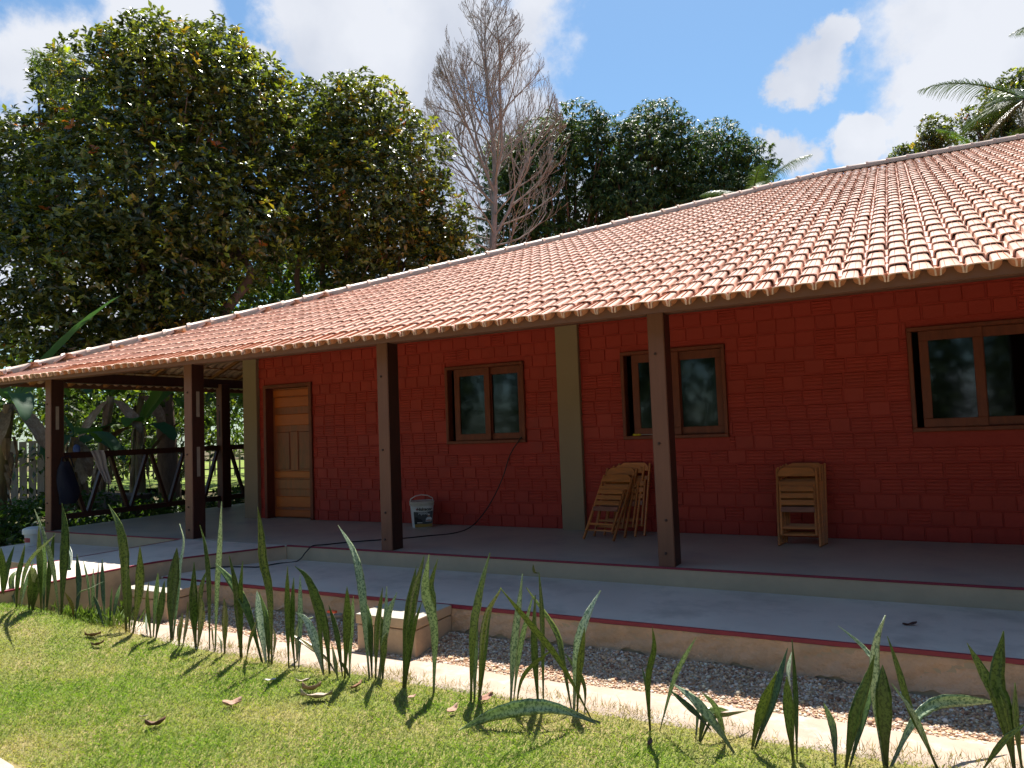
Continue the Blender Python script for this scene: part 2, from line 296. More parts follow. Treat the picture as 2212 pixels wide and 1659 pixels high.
# veranda floor with riser, lower walkway, level path
def slab(name, poly, z0, z1, mtop, mside, label):
    me = MB().prism(poly, z0, z1).mesh(name, None, bevel=.006); me.materials.append(mside); me.materials.append(mtop)
    me.polygons.foreach_set('material_index', [1 if p.normal.z > .6 else 0 for p in me.polygons])
    return tag(link(name, me), label, kind='structure')
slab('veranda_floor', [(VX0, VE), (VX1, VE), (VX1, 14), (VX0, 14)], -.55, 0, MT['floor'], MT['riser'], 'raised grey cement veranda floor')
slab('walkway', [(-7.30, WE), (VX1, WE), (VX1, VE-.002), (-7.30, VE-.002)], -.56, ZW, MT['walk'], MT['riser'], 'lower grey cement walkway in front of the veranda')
slab('side_walkway', [(-11.98, WE+.03), (-8.60, WE+.03), (-8.60, VE-.002), (-11.98, VE-.002)], -.56, ZW, MT['walk'], MT['tan_smooth'], 'lower walkway left of the path')
PATH = [(-8.63, VE-.004), (-8.63, -9.5), (-7.37, -9.5), (-7.36, -3.6), (-7.33, -3.35), (-7.22, -3.02), (-7.04, -2.68), (-6.70, VE-.004)]
slab('path', PATH, -.58, -.002, MT['walk'], MT['tan_smooth'], 'level cement path leading out from the veranda')
# rough plaster skin on the walkway front: one uneven sheet with a broken lower edge
xs = np.linspace(-7.32, VX1, 420); zs = np.linspace(0, 1, 9); V = []
for x in xs:
    zb = -.37-.05*ss((x+3.5)/4)+.018*math.sin(x*9.1)+.014*math.sin(x*23+2)+.010*math.sin(x*47)
    for t in zs:
        z = ZW-.030+(zb-(ZW-.030))*t
        V.append((x, WE-.004-.010*t*t-.006*math.sin(x*13+t*9)*math.sin(x*3.7+t*4)-.004*math.sin(x*41+t*5)*math.sin(x*17-t*13)-.003*math.sin(x*67+t*21), z))
tag(link('walkway_plaster', np_mesh('walkway_plaster', V, grid_faces(9, 420), MT['tan'], True)), 'rough tan plaster face of the lower walkway', kind='structure')
# dark strip set back behind the broken plaster edge
tag(MB().box(-7.3, VX1, WE+.02, WE+.03, -.55, -.30).build('footing', material('dark_footing', (.05, .035, .028), .95)), 'dark footing strip under the walkway', kind='structure')
# painted edge lines, thin real strips
def edge_line(name, pts, w=.022, h=.026, z=0.0, label=''):
    m = MB()
    for (x0, y0), (x1, y1) in zip(pts[:-1], pts[1:]):
        d = Vector((x1-x0, y1-y0, 0)).normalized(); n = Vector((d.y, -d.x, 0))
        a = Vector((x0, y0, 0)); b = Vector((x1, y1, 0)); o = n*.004; i = -n*w
        m.add([a+o+Vector((0, 0, z-h)), b+o+Vector((0, 0, z-h)), b+o+Vector((0, 0, z+.003)), a+o+Vector((0, 0, z+.003)), a+i+Vector((0, 0, z+.003)), b+i+Vector((0, 0, z+.003))], [(0, 1, 2, 3), (3, 2, 5, 4)])
    return tag(m.build(name, MT['redline']), label, kind='structure')
edge_line('veranda_edge_line', [(-6.70, VE), (VX1, VE)], .018, .014, 0, 'dark red painted line on the veranda edge')
edge_line('side_edge_line', [(VX0, VE), (-8.63, VE)], .018, .012, 0, 'red painted line on the veranda edge left of the path')
edge_line('walkway_edge_line', [(-7.25, WE-.006), (VX1, WE-.006)], .018, .026, ZW, 'dark red painted line on the lower walkway edge')
edge_line('path_edge_line', [(-7.37, -9.4), (-7.36, -3.6), (-7.33, -3.35), (-7.22, -3.02), (-7.04, -2.68), (-6.71, VE-.03)][::1], .03, .012, -.002, 'red painted line along the right edge of the path')
edge_line('path_far_line', [(-8.63, VE-.05), (-8.63, -9.4)], .03, .012, -.002, 'red painted line along the left edge of the path')
# paving corner at the camera's feet, extended out of view to bounce light
tag(MB().prism([(-24, -5.6), (-24, -16), (14, -16), (14, -9.1), (-1.8, -8.9), (-2.6, -8.3), (-3.4, -7.0), (-3.9, -6.52), (-4.42, -6.33), (-4.62, -6.30), (-9.6, -6.0)], -.5, -.415).build('paving', MT['kerb'], bevel=.01), 'pale cement paving at the lower left corner, extended unseen to bounce light', kind='structure')

# ================================================================ HOUSE
house = empty('house', (-4, 0, 0))
tag(house, 'red brick house with clay tile hip roof and brown veranda posts', 'house')
def hp(name, m, mat, parent=None, **k):
    o = m.build(name, mat, None, **k); o.parent = parent or house
    if parent is None or parent is house: o.matrix_parent_inverse = Matrix.Translation((4, 0, 0))
    else: o.matrix_parent_inverse = parent.matrix_world.inverted() if False else Matrix.Identity(4)
    return o
def adopt(o, parent=house):
    o.parent = parent
    if parent is house: o.matrix_parent_inverse = Matrix.Translation((4, 0, 0))
    return o
HX0, HX1 = -9.66, 4.6
DOOR = (-9.249, -8.206, 0, 2.15)
WINS = [(-5.696, -4.451, 1.115, 2.195), (-3.098, -1.826, 1.115, 2.195), (.031, 1.30, 1.115, 2.195)]
OPEN = [DOOR]+WINS
# core wall (mortar plane at y=0.012), with openings
def wall_with_openings(x0, x1, z0, z1, y0, y1, ops):
    m = MB(); xsr = sorted({x0, x1, *[o[0] for o in ops], *[o[1] for o in ops]})
    for a, b in zip(xsr[:-1], xsr[1:]):
        o = [q for q in ops if q[0] <= a+1e-6 and q[1] >= b-1e-6]
        if not o: m.box(a, b, y0, y1, z0, z1)
        else:
            q = o[0]
            if q[2] > z0+.01: m.box(a, b, y0, y1, z0, q[2])
            m.box(a, b, y0, y1, q[3], z1)
    return m
wall = adopt(wall_with_openings(HX0, HX1, 0.0, 3.25, .012, .16, OPEN).build('wall', MT['mortar_red']))
adopt(MB().box(HX0, HX0+.15, .161, 19, 0, 3.2).box(HX1-.15, HX1, .161, 19, 0, 3.2).box(HX0+.15, HX1-.15, 18.8, 19, 0, 3.2).build('side_wall', MT['mortar_red']))
adopt(MB().box(HX0+.2, HX1-.2, .17, 6, 2.9, 2.95).box(HX0+.2, HX1-.2, 5.9, 6, 0, 2.9).build('inner_room', material('dim_plaster', (.35, .33, .30), .9)))
# bricks
BL, BH, CX, CZ = .192, .146, .2045, .162
def brick_mesh(kind, w, seed):
    r = random.Random(seed); h = BH-r.uniform(0, .006); d = .010+r.uniform(-.002, .003)
    if kind == 0: zz = [(0, 0), (.004, d), (h-.004, d), (h, 0)]
    else:
        zz = [(0, 0), (.004, d)]
        d = .0065; zz = [(0, 0), (.004, d)]
        for g in (.22, .48, .74, .93):
            c = h*g; zz += [(c-.0075, d), (c-.003, d+.0075), (c+.003, d+.0075), (c+.0075, d)]
        zz += [(h-.004, d), (h, 0)]
    V = []
    for z, p in zz: V += [(-w/2+(.004 if p > .004 else 0), -p, z), (w/2-(.004 if p > .004 else 0), -p, z)]
    n = len(zz); F = [(2*i, 2*i+1, 2*i+3, 2*i+2) for i in range(n-1)]
    F += [tuple(2*i for i in range(n)), tuple(2*i+1 for i in range(n-1, -1, -1))]
    me = bpy.data.meshes.new('brick'); me.from_pydata(V, [], F); me.materials.append(MT['brick']); return me
BM = {}
def bmesh_for(kind, w, v):
    k = (kind, round(w, 3), v)
    if k not in BM: BM[k] = brick_mesh(kind, w, hash(k) % 1000)
    return BM[k]
bricks = []; br = random.Random(5)
nrow = int(3.1/CZ)
for r_ in range(nrow):
    z = .006+r_*CZ; x = HX0+.02-br.uniform(0, CX) + (CX/2 if r_ % 2 else 0)
    ridge_p = .12 if r_ > 11 else .85 if r_ > 2 else .15
    while x < HX1:
        a, b = x, x+BL*br.choice([1, 1, 1, 1, 1.0, .97]); zc = z+BH/2
        for o in OPEN:
            if o[2]-.01 < zc+BH*.42 and zc-BH*.42 < o[3]+.005:
                if a < o[1] and b > o[0]:
                    if a < o[0]-.03 and b > o[0]: b = o[0]
                    elif a < o[1] and b > o[1]+.03: a = o[1]
                    else: a = b
        a = max(a, HX0)
        if b-a > .03 and not (zc < 2.7 and (-9.68 < (a+b)/2 < -9.36 or -3.96 < (a+b)/2 < -3.64)): bricks.append(((a+b)/2, z+br.uniform(-.003, .003), round((b-a)/.02)*.02 if b-a < BL*.9 else BL, 1 if br.random() < ridge_p else 0, br.uniform(-.5, .5)))
        x += CX*br.choice([1, 1, 1, 1.03, .98])
fwn = np.array(fw)
def facing(b):
    P = np.array([b[0], 0, b[1]+.07])-np.array(CAM); dep = P@fwn
    u = P@np.array(r2)/dep*1584/1106; v = P@np.array(u2)/dep*1584/829
    return dep if abs(u) < 1.02 and abs(v) < 1.0 and b[1] < 2.75 and dep > 0 else 99
order = sorted(range(len(bricks)), key=lambda i: facing(bricks[i]))
V, F = [], []
for n_, i in enumerate(order):
    x, z, w, kd, tilt = bricks[i]; me = bmesh_for(kd, w, n_ % 4)
    if n_ < 298:
        o = link('brick', me); o.parent = wall; o.location = (x, .012+tilt*.006, z); o.rotation_euler = (tilt*.03, tilt*.008, tilt*.02)
    else:
        b = len(V); V += [(p.co.x+x, p.co.y+.012+tilt*.006, p.co.z+z) for p in me.vertices]; F += [tuple(k+b for k in p.vertices) for p in me.polygons]
me = bpy.data.meshes.new('brickwork'); me.from_pydata(V, [], F); me.materials.append(MT['brick'])
o = link('brickwork', me); o.parent = wall; o['kind'] = 'stuff'
# pilasters
for x0, x1 in ((-9.675, -9.365), (-3.955, -3.645), (2.6, 2.91)):
    adopt(MB().box(x0, x1, -.06, .15, -.02, 2.95).build('pilaster', MT['pilaster'], bevel=.006))
# posts
PX = [(-11.82, -2.028), (-8.584, -2.028), (-5.294, -2.028), (-2.097, -2.028), (1.13, -2.028), (-11.72, 1.10), (-11.70, 4.35), (-11.70, 7.6)]
PW, PD = .156, .206
pm = MB().box(0, PW, 0, PD, -.02, 2.36).mesh('post', MT['post'], bevel=.008); pm.materials.append(MT['dark_wood']); pm.polygons.foreach_set('material_index', [1 if abs(p.normal.x) > .9 else 0 for p in pm.polygons])   # the side faces are darker than the painted front
bolt_me = MB().lathe([(.001, 0), (.013, 0), (.013, .008), (.007, .014)], 8, Matrix.Rotation(R(90), 4, 'X')).mesh('bolt', MT['bolt'])
patch_me = MB().box(0, .05, 0, .004, 0, .36).mesh('mortise_patch', material('filled_mortise', (.40, .32, .25), .8, var=(.3, .23, .18), scale=8))
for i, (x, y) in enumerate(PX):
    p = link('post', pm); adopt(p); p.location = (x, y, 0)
    for z in (.12, .42, 1.12, 1.95): b = link('bolt', bolt_me, p); b.location = (PW*.5+rnd.uniform(-.02, .02), -.001, z)
    if i == 0: q = link('mortise_patch', patch_me, p); q.location = (PW+.001, .075, 1.55); q.rotation_euler = (0, 0, R(90))
    if i == 1:
        for z, s in ((.82, 1.1), (1.62, .95)): q = link('mortise_patch', patch_me, p); q.location = (PW+.001, .075, z); q.rotation_euler = (0, 0, R(90)); q.scale.z = s
    if i == 5: q = link('dark_slot', MB().box(0, .035, -.004, .0, 0, .5).mesh('dark_slot', MT['dark_wood']), p); q.location = (.075, -.001, 1.35)
# ---- roof geometry
YE, XE, ZE, SL = -2.55, -12.60, 2.352, .379
RX, RY = XE+11.35, YE+11.35
ZR = ZE+SL*11.35
def roof_z(y): return ZE+SL*(y-YE)
# beams, rafters
adopt(MB().box(-12.0, 5.0, -1.99, -1.86, 2.325, 2.47).build('beam', MT['post'], bevel=.006))
adopt(MB().box(-11.78, -11.65, -1.85, 14, 2.29, 2.455).build('beam', MT['dark_wood'], bevel=.006))
adopt(MB().box(-12.45, 5.0, -2.475, -2.445, 2.262, 2.365).build('fascia', MT['fascia'], bevel=.004))
adopt(MB().box(-12.50, -12.47, -2.475, 20.0, 2.262, 2.365).build('fascia', MT['fascia'], bevel=.004))
raft = MB().box(-.03, .03, 0, 3.6, -.05, 0).mesh('rafter', MT['rafter'])
ang = math.atan(SL); x = -11.95
while x < 4.9:
    o = link('rafter', raft); adopt(o); o.location = (x, -2.43, roof_z(-2.43)-.075); o.rotation_euler = (ang, 0, 0)
    if x < -9.9: o.scale.y = min(1, (x-XE)/3.0+.05)
    x += .62
y = -1.9
while y < 13:
    o = link('rafter', raft); adopt(o); o.location = (-12.45, y, roof_z(YE+.15)-.075); o.rotation_euler = (ang, 0, R(-90)); o.scale.y = min(.78, max(.1, (y-YE)/3.0)); y += .62
hipr = MB().bar((-12.4, -2.38, roof_z(-2.38)-.13), (-6.5, 3.52, roof_z(3.52)-.13), .07, .14).build('hip_rafter', MT['dark_wood']); adopt(hipr)
# ---- roof covering
roof = empty('roof'); adopt(roof); roof.matrix_parent_inverse = Matrix.Translation((4, 0, 0))
TW, GAUGE = .165, .368
ca, sa = math.cos(ang), math.sin(ang)
def cover_mesh(seed, ln=.42):
    r = random.Random(seed); V = []; w0, w1 = .0735, .057
    secs = [(0.0, w0+.003, .048), (.024, w0+.002, .047), (.030, w0-.003, .042), (ln, w1, .038)]   # thick lip at the lower end
    arc = [(-1, -.30), (-.975, .5), (-.89, .86), (-.62, 1.0), (0, 1.05), (.62, 1.0), (.89, .86), (.975, .5), (1, -.30)]
    for s, w, h in secs:
        for a, b in arc: V.append((a*w, s, b*h))
    n = len(arc); F = [(i*n+k, i*n+k+1, (i+1)*n+k+1, (i+1)*n+k) for i in range(3) for k in range(n-1)]
    b = len(V)
    for a, c in arc: V.append((a*(w0-.009), .001, c*.040))
    for a, c in arc: V.append((a*(w1-.009), ln-.01, c*.036))
    F += [(k+1, k, b+k, b+k+1) for k in range(n-1)]; F += [(b+k+1, b+k, b+n+k, b+n+k+1) for k in range(n-1)]
    me = bpy.data.meshes.new('roof_tile'); me.from_pydata(V, [], F); me.materials.append(MT['tile'])
    me.polygons.foreach_set('use_smooth', [True]*len(F)); 
    bm = bmesh.new(); bm.from_mesh(me)
    for e in bm.edges: e.smooth = not (len(e.link_faces) == 2 and e.calc_face_angle(0) > R(50))
    bm.to_mesh(me); bm.free(); return me
def channel_mesh(ln=.42, cap=False):
    V = []; arc = [(-1, .85), (-.93, .3), (-.7, -.1), (-.35, -.32), (0, -.38), (.35, -.32), (.7, -.1), (.93, .3), (1, .85)]
    for s, w, o in ((0, .062, 0), (ln, .072, 0)):
        for a, b in arc: V.append((a*w, s, b*.05))
    for s, w, o in ((0, .054, 0), (ln, .064, 0)):
        for a, b in arc: V.append((a*w, s, b*.05+.011))
    n = 9; F = [(k+1, k, n+k, n+k+1) for k in range(n-1)]+[(2*n+k, 2*n+k+1, 3*n+k+1, 3*n+k) for k in range(n-1)]+[(k, k+1, 2*n+k+1, 2*n+k) for k in range(n-1)]
    F += [tuple(range(n))] if cap else []
    me = bpy.data.meshes.new('channel_tile'); me.from_pydata(V, [], F); me.materials.append(MT['tile']); me.polygons.foreach_set('use_smooth', [True]*len(F)); return me
CM = [cover_mesh(i) for i in range(3)]; CH = channel_mesh(); CHE = channel_mesh(cap=True); CHE.materials.clear(); CHE.materials.append(MT['tile_raw'])
tr = random.Random(3); tiles = []; chans = []
def front_M(x, s, lift, jx, rz, tilt=0.):
    y = YE+s*ca; z = ZE+s*sa
    return Matrix.Translation((x+jx, y-lift*sa, z+lift*ca)) @ Matrix.Rotation(ang-tilt, 4, 'X') @ Matrix.Rotation(rz, 4, 'Z')
def left_M(yy, s, lift, jx, rz, tilt=0.):
    x = XE+s*ca; z = ZE+s*sa
    return Matrix.Translation((x-lift*sa, yy+jx, z+lift*ca)) @ Matrix.Rotation(R(-90), 4, 'Z') @ Matrix.Rotation(ang-tilt, 4, 'X') @ Matrix.Rotation(rz, 4, 'Z')
ncol = int((5.2-XE)/TW); nrw = int(11.35/ca/GAUGE)+1
for c in range(ncol):
    x = XE+.06+c*TW; wav = .004*math.sin(c*1.7)
    smax = min(11.35, x-XE)/ca
    for k in range(nrw):
        s = k*GAUGE-.02
        if s > smax-.05: break
        tiles.append(front_M(x, s+tr.gauss(0, .011), -.046+tr.uniform(0, .004)+.004, wav+tr.uniform(-.005, .005), tr.gauss(0, .014), .020+tr.uniform(-.004, .004)))
        chans.append((front_M(x+TW/2, s+.030, -.042, wav, 0, .02), k, x))
left_tiles = []; left_ch = []
for c in range(int(16/TW)):
    y = YE+.06+c*TW; smax = min(11.35, y-YE)/ca
    for k in range(nrw):
        s = k*GAUGE-.02
        if s > smax-.05 or s > 4: break
        left_tiles.append(left_M(y, s, -.042, 0, 0, .035)); left_ch.append(left_M(y+TW/2, s+.012, -.058, 0, 0, .02))
def join_instances(name, Ms, meshes, mat, parent):
    tv, tf, off = [], [], 0
    base = [(np.array([v.co[:] for v in m.vertices]), [tuple(p.vertices) for p in m.polygons]) for m in meshes]
    for i, M in enumerate(Ms):
        bv, bf = base[i % len(base)]; A = np.array(M)
        tv.append(bv@A[:3, :3].T+A[:3, 3]); tf.append(np.array(bf)+off); off += len(bv)
    me = np_mesh(name, np.concatenate(tv), np.concatenate(tf), mat, True); 
    try: me.set_sharp_from_angle(angle=R(50))
    except Exception: pass
    o = link(name, me, parent); o['kind'] = 'stuff'; return o
def depth(M):
    P = np.array(M.translation)-np.array(CAM); d = P@fwn; u = P@np.array(r2)/d*1584/1106; v = P@np.array(u2)/d*1584/829
    return d if d > 0 and abs(u) < 1.03 and abs(v) < 1.03 else 999
tiles.sort(key=depth)
for i, M in enumerate(tiles[:300]):
    o = link('roof_tile', CM[i % 3], roof); o.matrix_local = M
join_instances('roof_tiling', tiles[300:], CM, MT['tile'], roof)
eave = sorted([c for c in chans if c[1] == 0], key=lambda c: depth(c[0]))
for M, k, x in eave[:70]: o = link('channel_tile', CHE, roof); o.matrix_local = M
join_instances('channel_tiling', [c[0] for c in chans if c[1] > 0]+[c[0] for c in eave[70:]], [CH], MT['tile'], roof)
join_instances('left_slope_tiling', left_tiles, CM, MT['tile'], roof)
join_instances('left_slope_channels', left_ch, [CH], MT['tile'], roof)
# underlay so no light leaks between tiles; back slope
th = .095
V = [(-9.5, .1, ZE+(.1-YE)*SL-th), (6, .1, ZE+(.1-YE)*SL-th), (6, RY, ZR-th), (RX, RY, ZR-th), (-9.5, RY+8.1, ZE+(.1-YE)*SL-th), (6, RY+8.6, ZE+(.1-YE)*SL-th)]
adopt(link('roof_deck', np_mesh('roof_deck', V, [np.array([[0, 1, 2, 3], [3, 2, 5, 4]]), np.array([[0, 3, 4]])], MT['tile_raw'])))
for k in range(1, 8):
    yb = YE+k*GAUGE*ca-.04; adopt(MB().box(XE+(yb-YE)+.15, 5, yb, yb+.04, roof_z(yb)-.085, roof_z(yb)-.065).build('batten', MT['rafter']))
    xb = XE+k*GAUGE*ca-.04; adopt(MB().box(xb, xb+.04, YE+(xb-XE)+.15, 12, ZE+SL*(xb-XE)-.085, ZE+SL*(xb-XE)-.065).build('batten', MT['rafter']))
# hip and ridge caps
def cap_mesh(ln=.42):
    V = []; arc = [(math.cos(a), math.sin(a)) for a in np.linspace(0, math.pi, 9)]
    for s, r in ((0, .086), (.045, .086), (.055, .072), (ln, .066)):
        for a, b in arc: V.append((a*r*1.05, s, b*r-.03))
    n = 9; F = [(i*n+k, i*n+k+1, (i+1)*n+k+1, (i+1)*n+k) for i in range(3) for k in range(n-1)]+[tuple(range(n))]
    me = bpy.data.meshes.new('ridge_tile'); me.from_pydata(V, [], F); me.materials.append(MT['hip']); me.polygons.foreach_set('use_smooth', [True]*(len(F)-1)+[False]); return me
CAP = cap_mesh(); hd = Vector((1, 1, SL)).normalized(); side = hd.cross(Vector((0, 0, 1))).normalized(); upv = side.cross(hd)
HL = 11.35*math.sqrt(2+SL*SL); st = .385; n = int(HL/st)
for i in range(n):
    o = link('ridge_tile', CAP, roof); Mx = Matrix((side, hd, upv)).transposed().to_4x4()
    Mx.translation = Vector((XE, YE, ZE+.035))+hd*(i*st+tr.uniform(-.015, .015))+side*tr.uniform(-.008, .008)+upv*(.018+tr.uniform(-.006, .008))
    o.matrix_local = Mx @ Matrix.Rotation(tr.uniform(-.03, .03), 4, 'Z')
x = RX
while x < 5.8:
    o = link('ridge_tile', CAP, roof); o.matrix_local = Matrix.Translation((x, RY, ZR+.055+tr.uniform(-.006, .006))) @ Matrix.Rotation(R(-90)+tr.uniform(-.03, .03), 4, 'Z'); x += .385
mm = MB().bar(Vector((XE, YE, ZE+.0)), Vector((RX, RY, ZR+.01)), .17, .05).bar((RX, RY, ZR+.01), (6, RY, ZR+.01), .17, .05)
mo = mm.build('mortar_bedding', MT['mortar'], roof)
# ---- windows
def glass_material():
    m = bpy.data.materials.new('window_glass'); m.use_nodes = True; t = m.node_tree; t.nodes.remove(t.nodes['Principled BSDF']); o = t.nodes['Material Output']
    g = N('ShaderNodeBsdfGlossy', t); g.inputs['Roughness'].default_value = .05; g.inputs['Color'].default_value = (.9, .95, 1, 1)
    tp = N('ShaderNodeBsdfTransparent', t); tp.inputs['Color'].default_value = (.30, .34, .38, 1)
    fr = N('ShaderNodeFresnel', t); fr.inputs['IOR'].default_value = 1.75
    mi = N('ShaderNodeMixShader', t); t.links.new(fr.outputs[0], mi.inputs[0]); t.links.new(tp.outputs[0], mi.inputs[1]); t.links.new(g.outputs[0], mi.inputs[2]); t.links.new(mi.outputs[0], o.inputs[0]); return m
MT['glass'] = glass_material()
def window(x0, x1, z0, z1, sash):
    fr = MB(); t = .045
    # outer trim, proud of the bricks
    fr.box(x0, x1, -.035, .10, z1-t, z1).box(x0, x1, -.035, .10, z0, z0+t).box(x0, x0+t, -.035, .10, z0+t, z1-t).box(x1-t, x1, -.035, .10, z0+t, z1-t)
    f = adopt(fr.build('window_frame', MT['frame'], bevel=.006))
    xm = x0+(x1-x0)*.565
    def sash_at(a, b, y, w, name):
        s = MB().box(a, b, y, y+.035, z1-t-.10, z1-t).box(a, b, y, y+.035, z0+t, z0+t+.09).box(a, a+w, y, y+.035, z0+t+.09, z1-t-.10).box(b-w, b, y, y+.035, z0+t+.09, z1-t-.10)
        o = s.build('sash', MT['frame'], f, bevel=.004)
        p = MB().box(a+w, b-w, y+.014, y+.018, z0+t+.09, z1-t-.10).build('pane', MT['glass'], f)
    if sash == 2:
        sash_at(x0+t+.06, x0+t+.62, .0, .085, 'l'); sash_at(x0+t+.545, x1-t, .045, .085, 'r')
    else:
        sash_at(x0+t+.09, xm, .0, .085, 'l'); sash_at(xm-.075, x1-t, .045, .085, 'r')
    return f
for i, w in enumerate(WINS): window(*w, i)
# pale curtain edge behind the second window
xs = np.linspace(-2.16, -1.80, 24); zs = np.linspace(1.05, 2.2, 14); V = []
for z in zs:
    for x in xs:
        t = (x+2.16)/.36; V.append((x+.16*(1-t)*ss((z-1.3)/.8), .22+.02*math.sin(t*40)+.02*math.sin(z*3), z))
tag(link('curtain', np_mesh('curtain', V, grid_faces(24, 14), material('pale_curtain', (.55, .57, .62), .9), True)), 'pale grey curtain drawn aside behind the second window', 'curtain')
# ---- door
x0, x1, z0, z1 = DOOR
fr = MB().box(x0, x1, -.03, .16, z1-.055, z1).box(x0, x0+.06, -.03, .16, 0, z1-.055).box(x1-.06, x1, -.03, .16, 0, z1-.055)
dr = adopt(MB().box(x0+.06, x1-.06, .125, .16, .01, z1-.058).build('door', MT['door_m'], bevel=.003))
adopt(fr.build('door_frame', MT['frame'], bevel=.005))
a, b = x0+.06, x1-.06; wd = b-a
def panel(n, xa, xb, za, zb, mat, lab=None):
    o = MB().box(a+wd*xa, a+wd*xb, .108, .124, za, zb).build(n, mat, dr, bevel=.010)
    if lab: o['label'] = lab
zz = lambda p: .02+p*2.05
panel('rail', .03, .97, zz(.945), zz(1.0), MT['door_l'], 'pale orange top rail')
panel('panel', .06, .94, zz(.86), zz(.94), MT['door_l'], 'pale orange upper panel'); panel('panel', .06, .94, zz(.715), zz(.805), MT['door_l'], 'pale orange second panel')
panel('panel', .06, .40, zz(.37), zz(.665), MT['door_d'], 'dark left upright panel'); panel('panel', .62, .94, zz(.37), zz(.665), MT['door_d'], 'dark right upright panel')
panel('stile', .42, .60, zz(.36), zz(.67), MT['door_m']); panel('rail', .03, .97, zz(.305), zz(.355), MT['door_l'])
panel('panel', .06, .94, zz(.215), zz(.295), MT['door_m']); panel('panel', .06, .94, zz(.075), zz(.16), MT['door_l']); panel('rail', .03, .97, zz(0), zz(.055), MT['door_l'])
h = MB().box(b-.05, b-.02, .095, .108, .95, 1.10); h.tube([(b-.035, .098, 1.045), (b-.035, .06, 1.045), (b-.035+.02, .055, 1.045), (b+.035, .055, 1.045)], .010, 8)
h.build('handle', MT['steel'], dr)
# ---- veranda railing between the left posts (dark timber with V braces)
def railing(p, q):
    p, q = Vector(p), Vector(q); d = q-p; ln = d.length; u = d/ln
    rl = empty('railing', p); adopt(rl)
    W_ = lambda s, z: Vector((u.x*s, u.y*s, z))
    MB().bar(W_(0, 1.14), W_(ln, 1.14), .075, .095).build('rail', MT['dark_wood'], rl, bevel=.006)
    MB().bar(W_(0, .185), W_(ln, .185), .075, .085).build('rail', MT['dark_wood'], rl, bevel=.006)
    n = round(ln/.8)
    for k in range(n):
        s0 = ln*k/n; s1 = ln*(k+.5)/n; s2 = ln*(k+1)/n
        MB().bar(W_(s0+.04, 1.10), W_(s1-.03, .225), .05, .06, (1, 0, 0)).build('brace', MT['dark_wood'], rl)
        MB().bar(W_(s2-.04, 1.10), W_(s1+.03, .225), .05, .06, (1, 0, 0)).build('brace', MT['dark_wood'], rl)
    return rl
railing((-11.74, -1.80, 0), (-11.65, 1.10, 0)); railing((-11.64, 1.31, 0), (-11.62, 4.35, 0)); railing((-11.62, 4.56, 0), (-11.62, 7.6, 0))
# ================================================================ THINGS ON THE VERANDA
def thing(name, loc, label, cat, group=None, rz=0):
    o = empty(name, loc); o.rotation_euler = (0, 0, rz); return tag(o, label, cat, group)
# folding chairs -------------------------------------------------
chair_g = 'folded wooden chairs stacked against the wall'
W2, LN = .195, .87
def chair_parts():
    """folded chair lying in its own plane: x across, y up the rails, z thickness"""
    P = []
    for s in (-1, 1):
        P.append(('rail', MB().box(s*W2-.011, s*W2+.011, 0, LN, -.016, .016).mesh('rail', MT['chair'], bevel=.004), None))
        P.append(('leg', MB().box(s*(W2-.030)-.010, s*(W2-.030)+.010, .10, .66, .020, .048).mesh('leg', MT['chair'], bevel=.004), None))
    for k in range(4):
        P.append(('slat', MB().box(-W2+.032, W2-.032, .345+k*.078, .345+k*.078+.056, .050, .064).mesh('slat', MT['chair_red'] if k == 0 else MT['chair'], bevel=.004), None))
    bb = [(-.185, .775), (-.185, .815), (-.165, .85), (-.13, .875), (.13, .875), (.165, .85), (.185, .815), (.185, .775)]
    me = MB().prism([(a, b) for a, b in bb], .004, .022).mesh('backrest', MT['chair'], bevel=.003); P.append(('backrest', me, None))
    P.append(('backrest', MB().box(-.183, .183, .665, .715, .0, .016).mesh('backrest', MT['chair'], bevel=.003), None))
    P.append(('stretcher', MB().tube([(-W2, .12, 0), (W2, .12, 0)], .011, 8).mesh('stretcher', MT['chair']), None))
    P.append(('stretcher', MB().box(-W2+.02, W2-.02, .17, .195, .022, .040).mesh('stretcher', MT['chair'], bevel=.003), None))
    return P
CP = chair_parts()
def chair(foot, rz, lean, label, zoff=0.0, roll=0.0):
    t = empty('folding_chair', foot); tag(t, label, 'chair', chair_g)
    t.rotation_euler = (Matrix.Rotation(rz, 3, 'Z') @ Matrix.Rotation(R(90)-lean, 3, 'X') @ Matrix.Rotation(roll, 3, 'Z')).to_euler()
    for n, me, _ in CP: link(n, me, t)
    return t
chair((-3.18, -.79, .01), R(-9), R(38), 'front folded chair with pale seat slats beside the olive pillar')
chair((-3.14, -.55, .01), R(-6), R(29), 'second folded chair, its back board showing above the front one by the pillar')
chair((-3.05, -.45, .01), R(-4), R(25), 'third folded chair from the front, behind the pair by the olive pillar')
chair((-2.97, -.36, .01), R(-2), R(20), 'folded chair nearest the wall in the stack by the olive pillar')
chair((-1.05, -.665, .01), R(6), R(30), 'front folded chair of the stack left of the right hand window')
for k, lb in enumerate(('second folded chair of the stack under the dark wall near the right hand window', 'third folded chair of the stack near the right hand window', 'fourth folded chair of the stack near the right hand window', 'folded chair touching the wall at the back of the stack near the right hand window')):
    chair((-1.045+.012*k, -.60+.055*k, .01), R(6-1.5*k), R(28.5-1.6*k), lb)
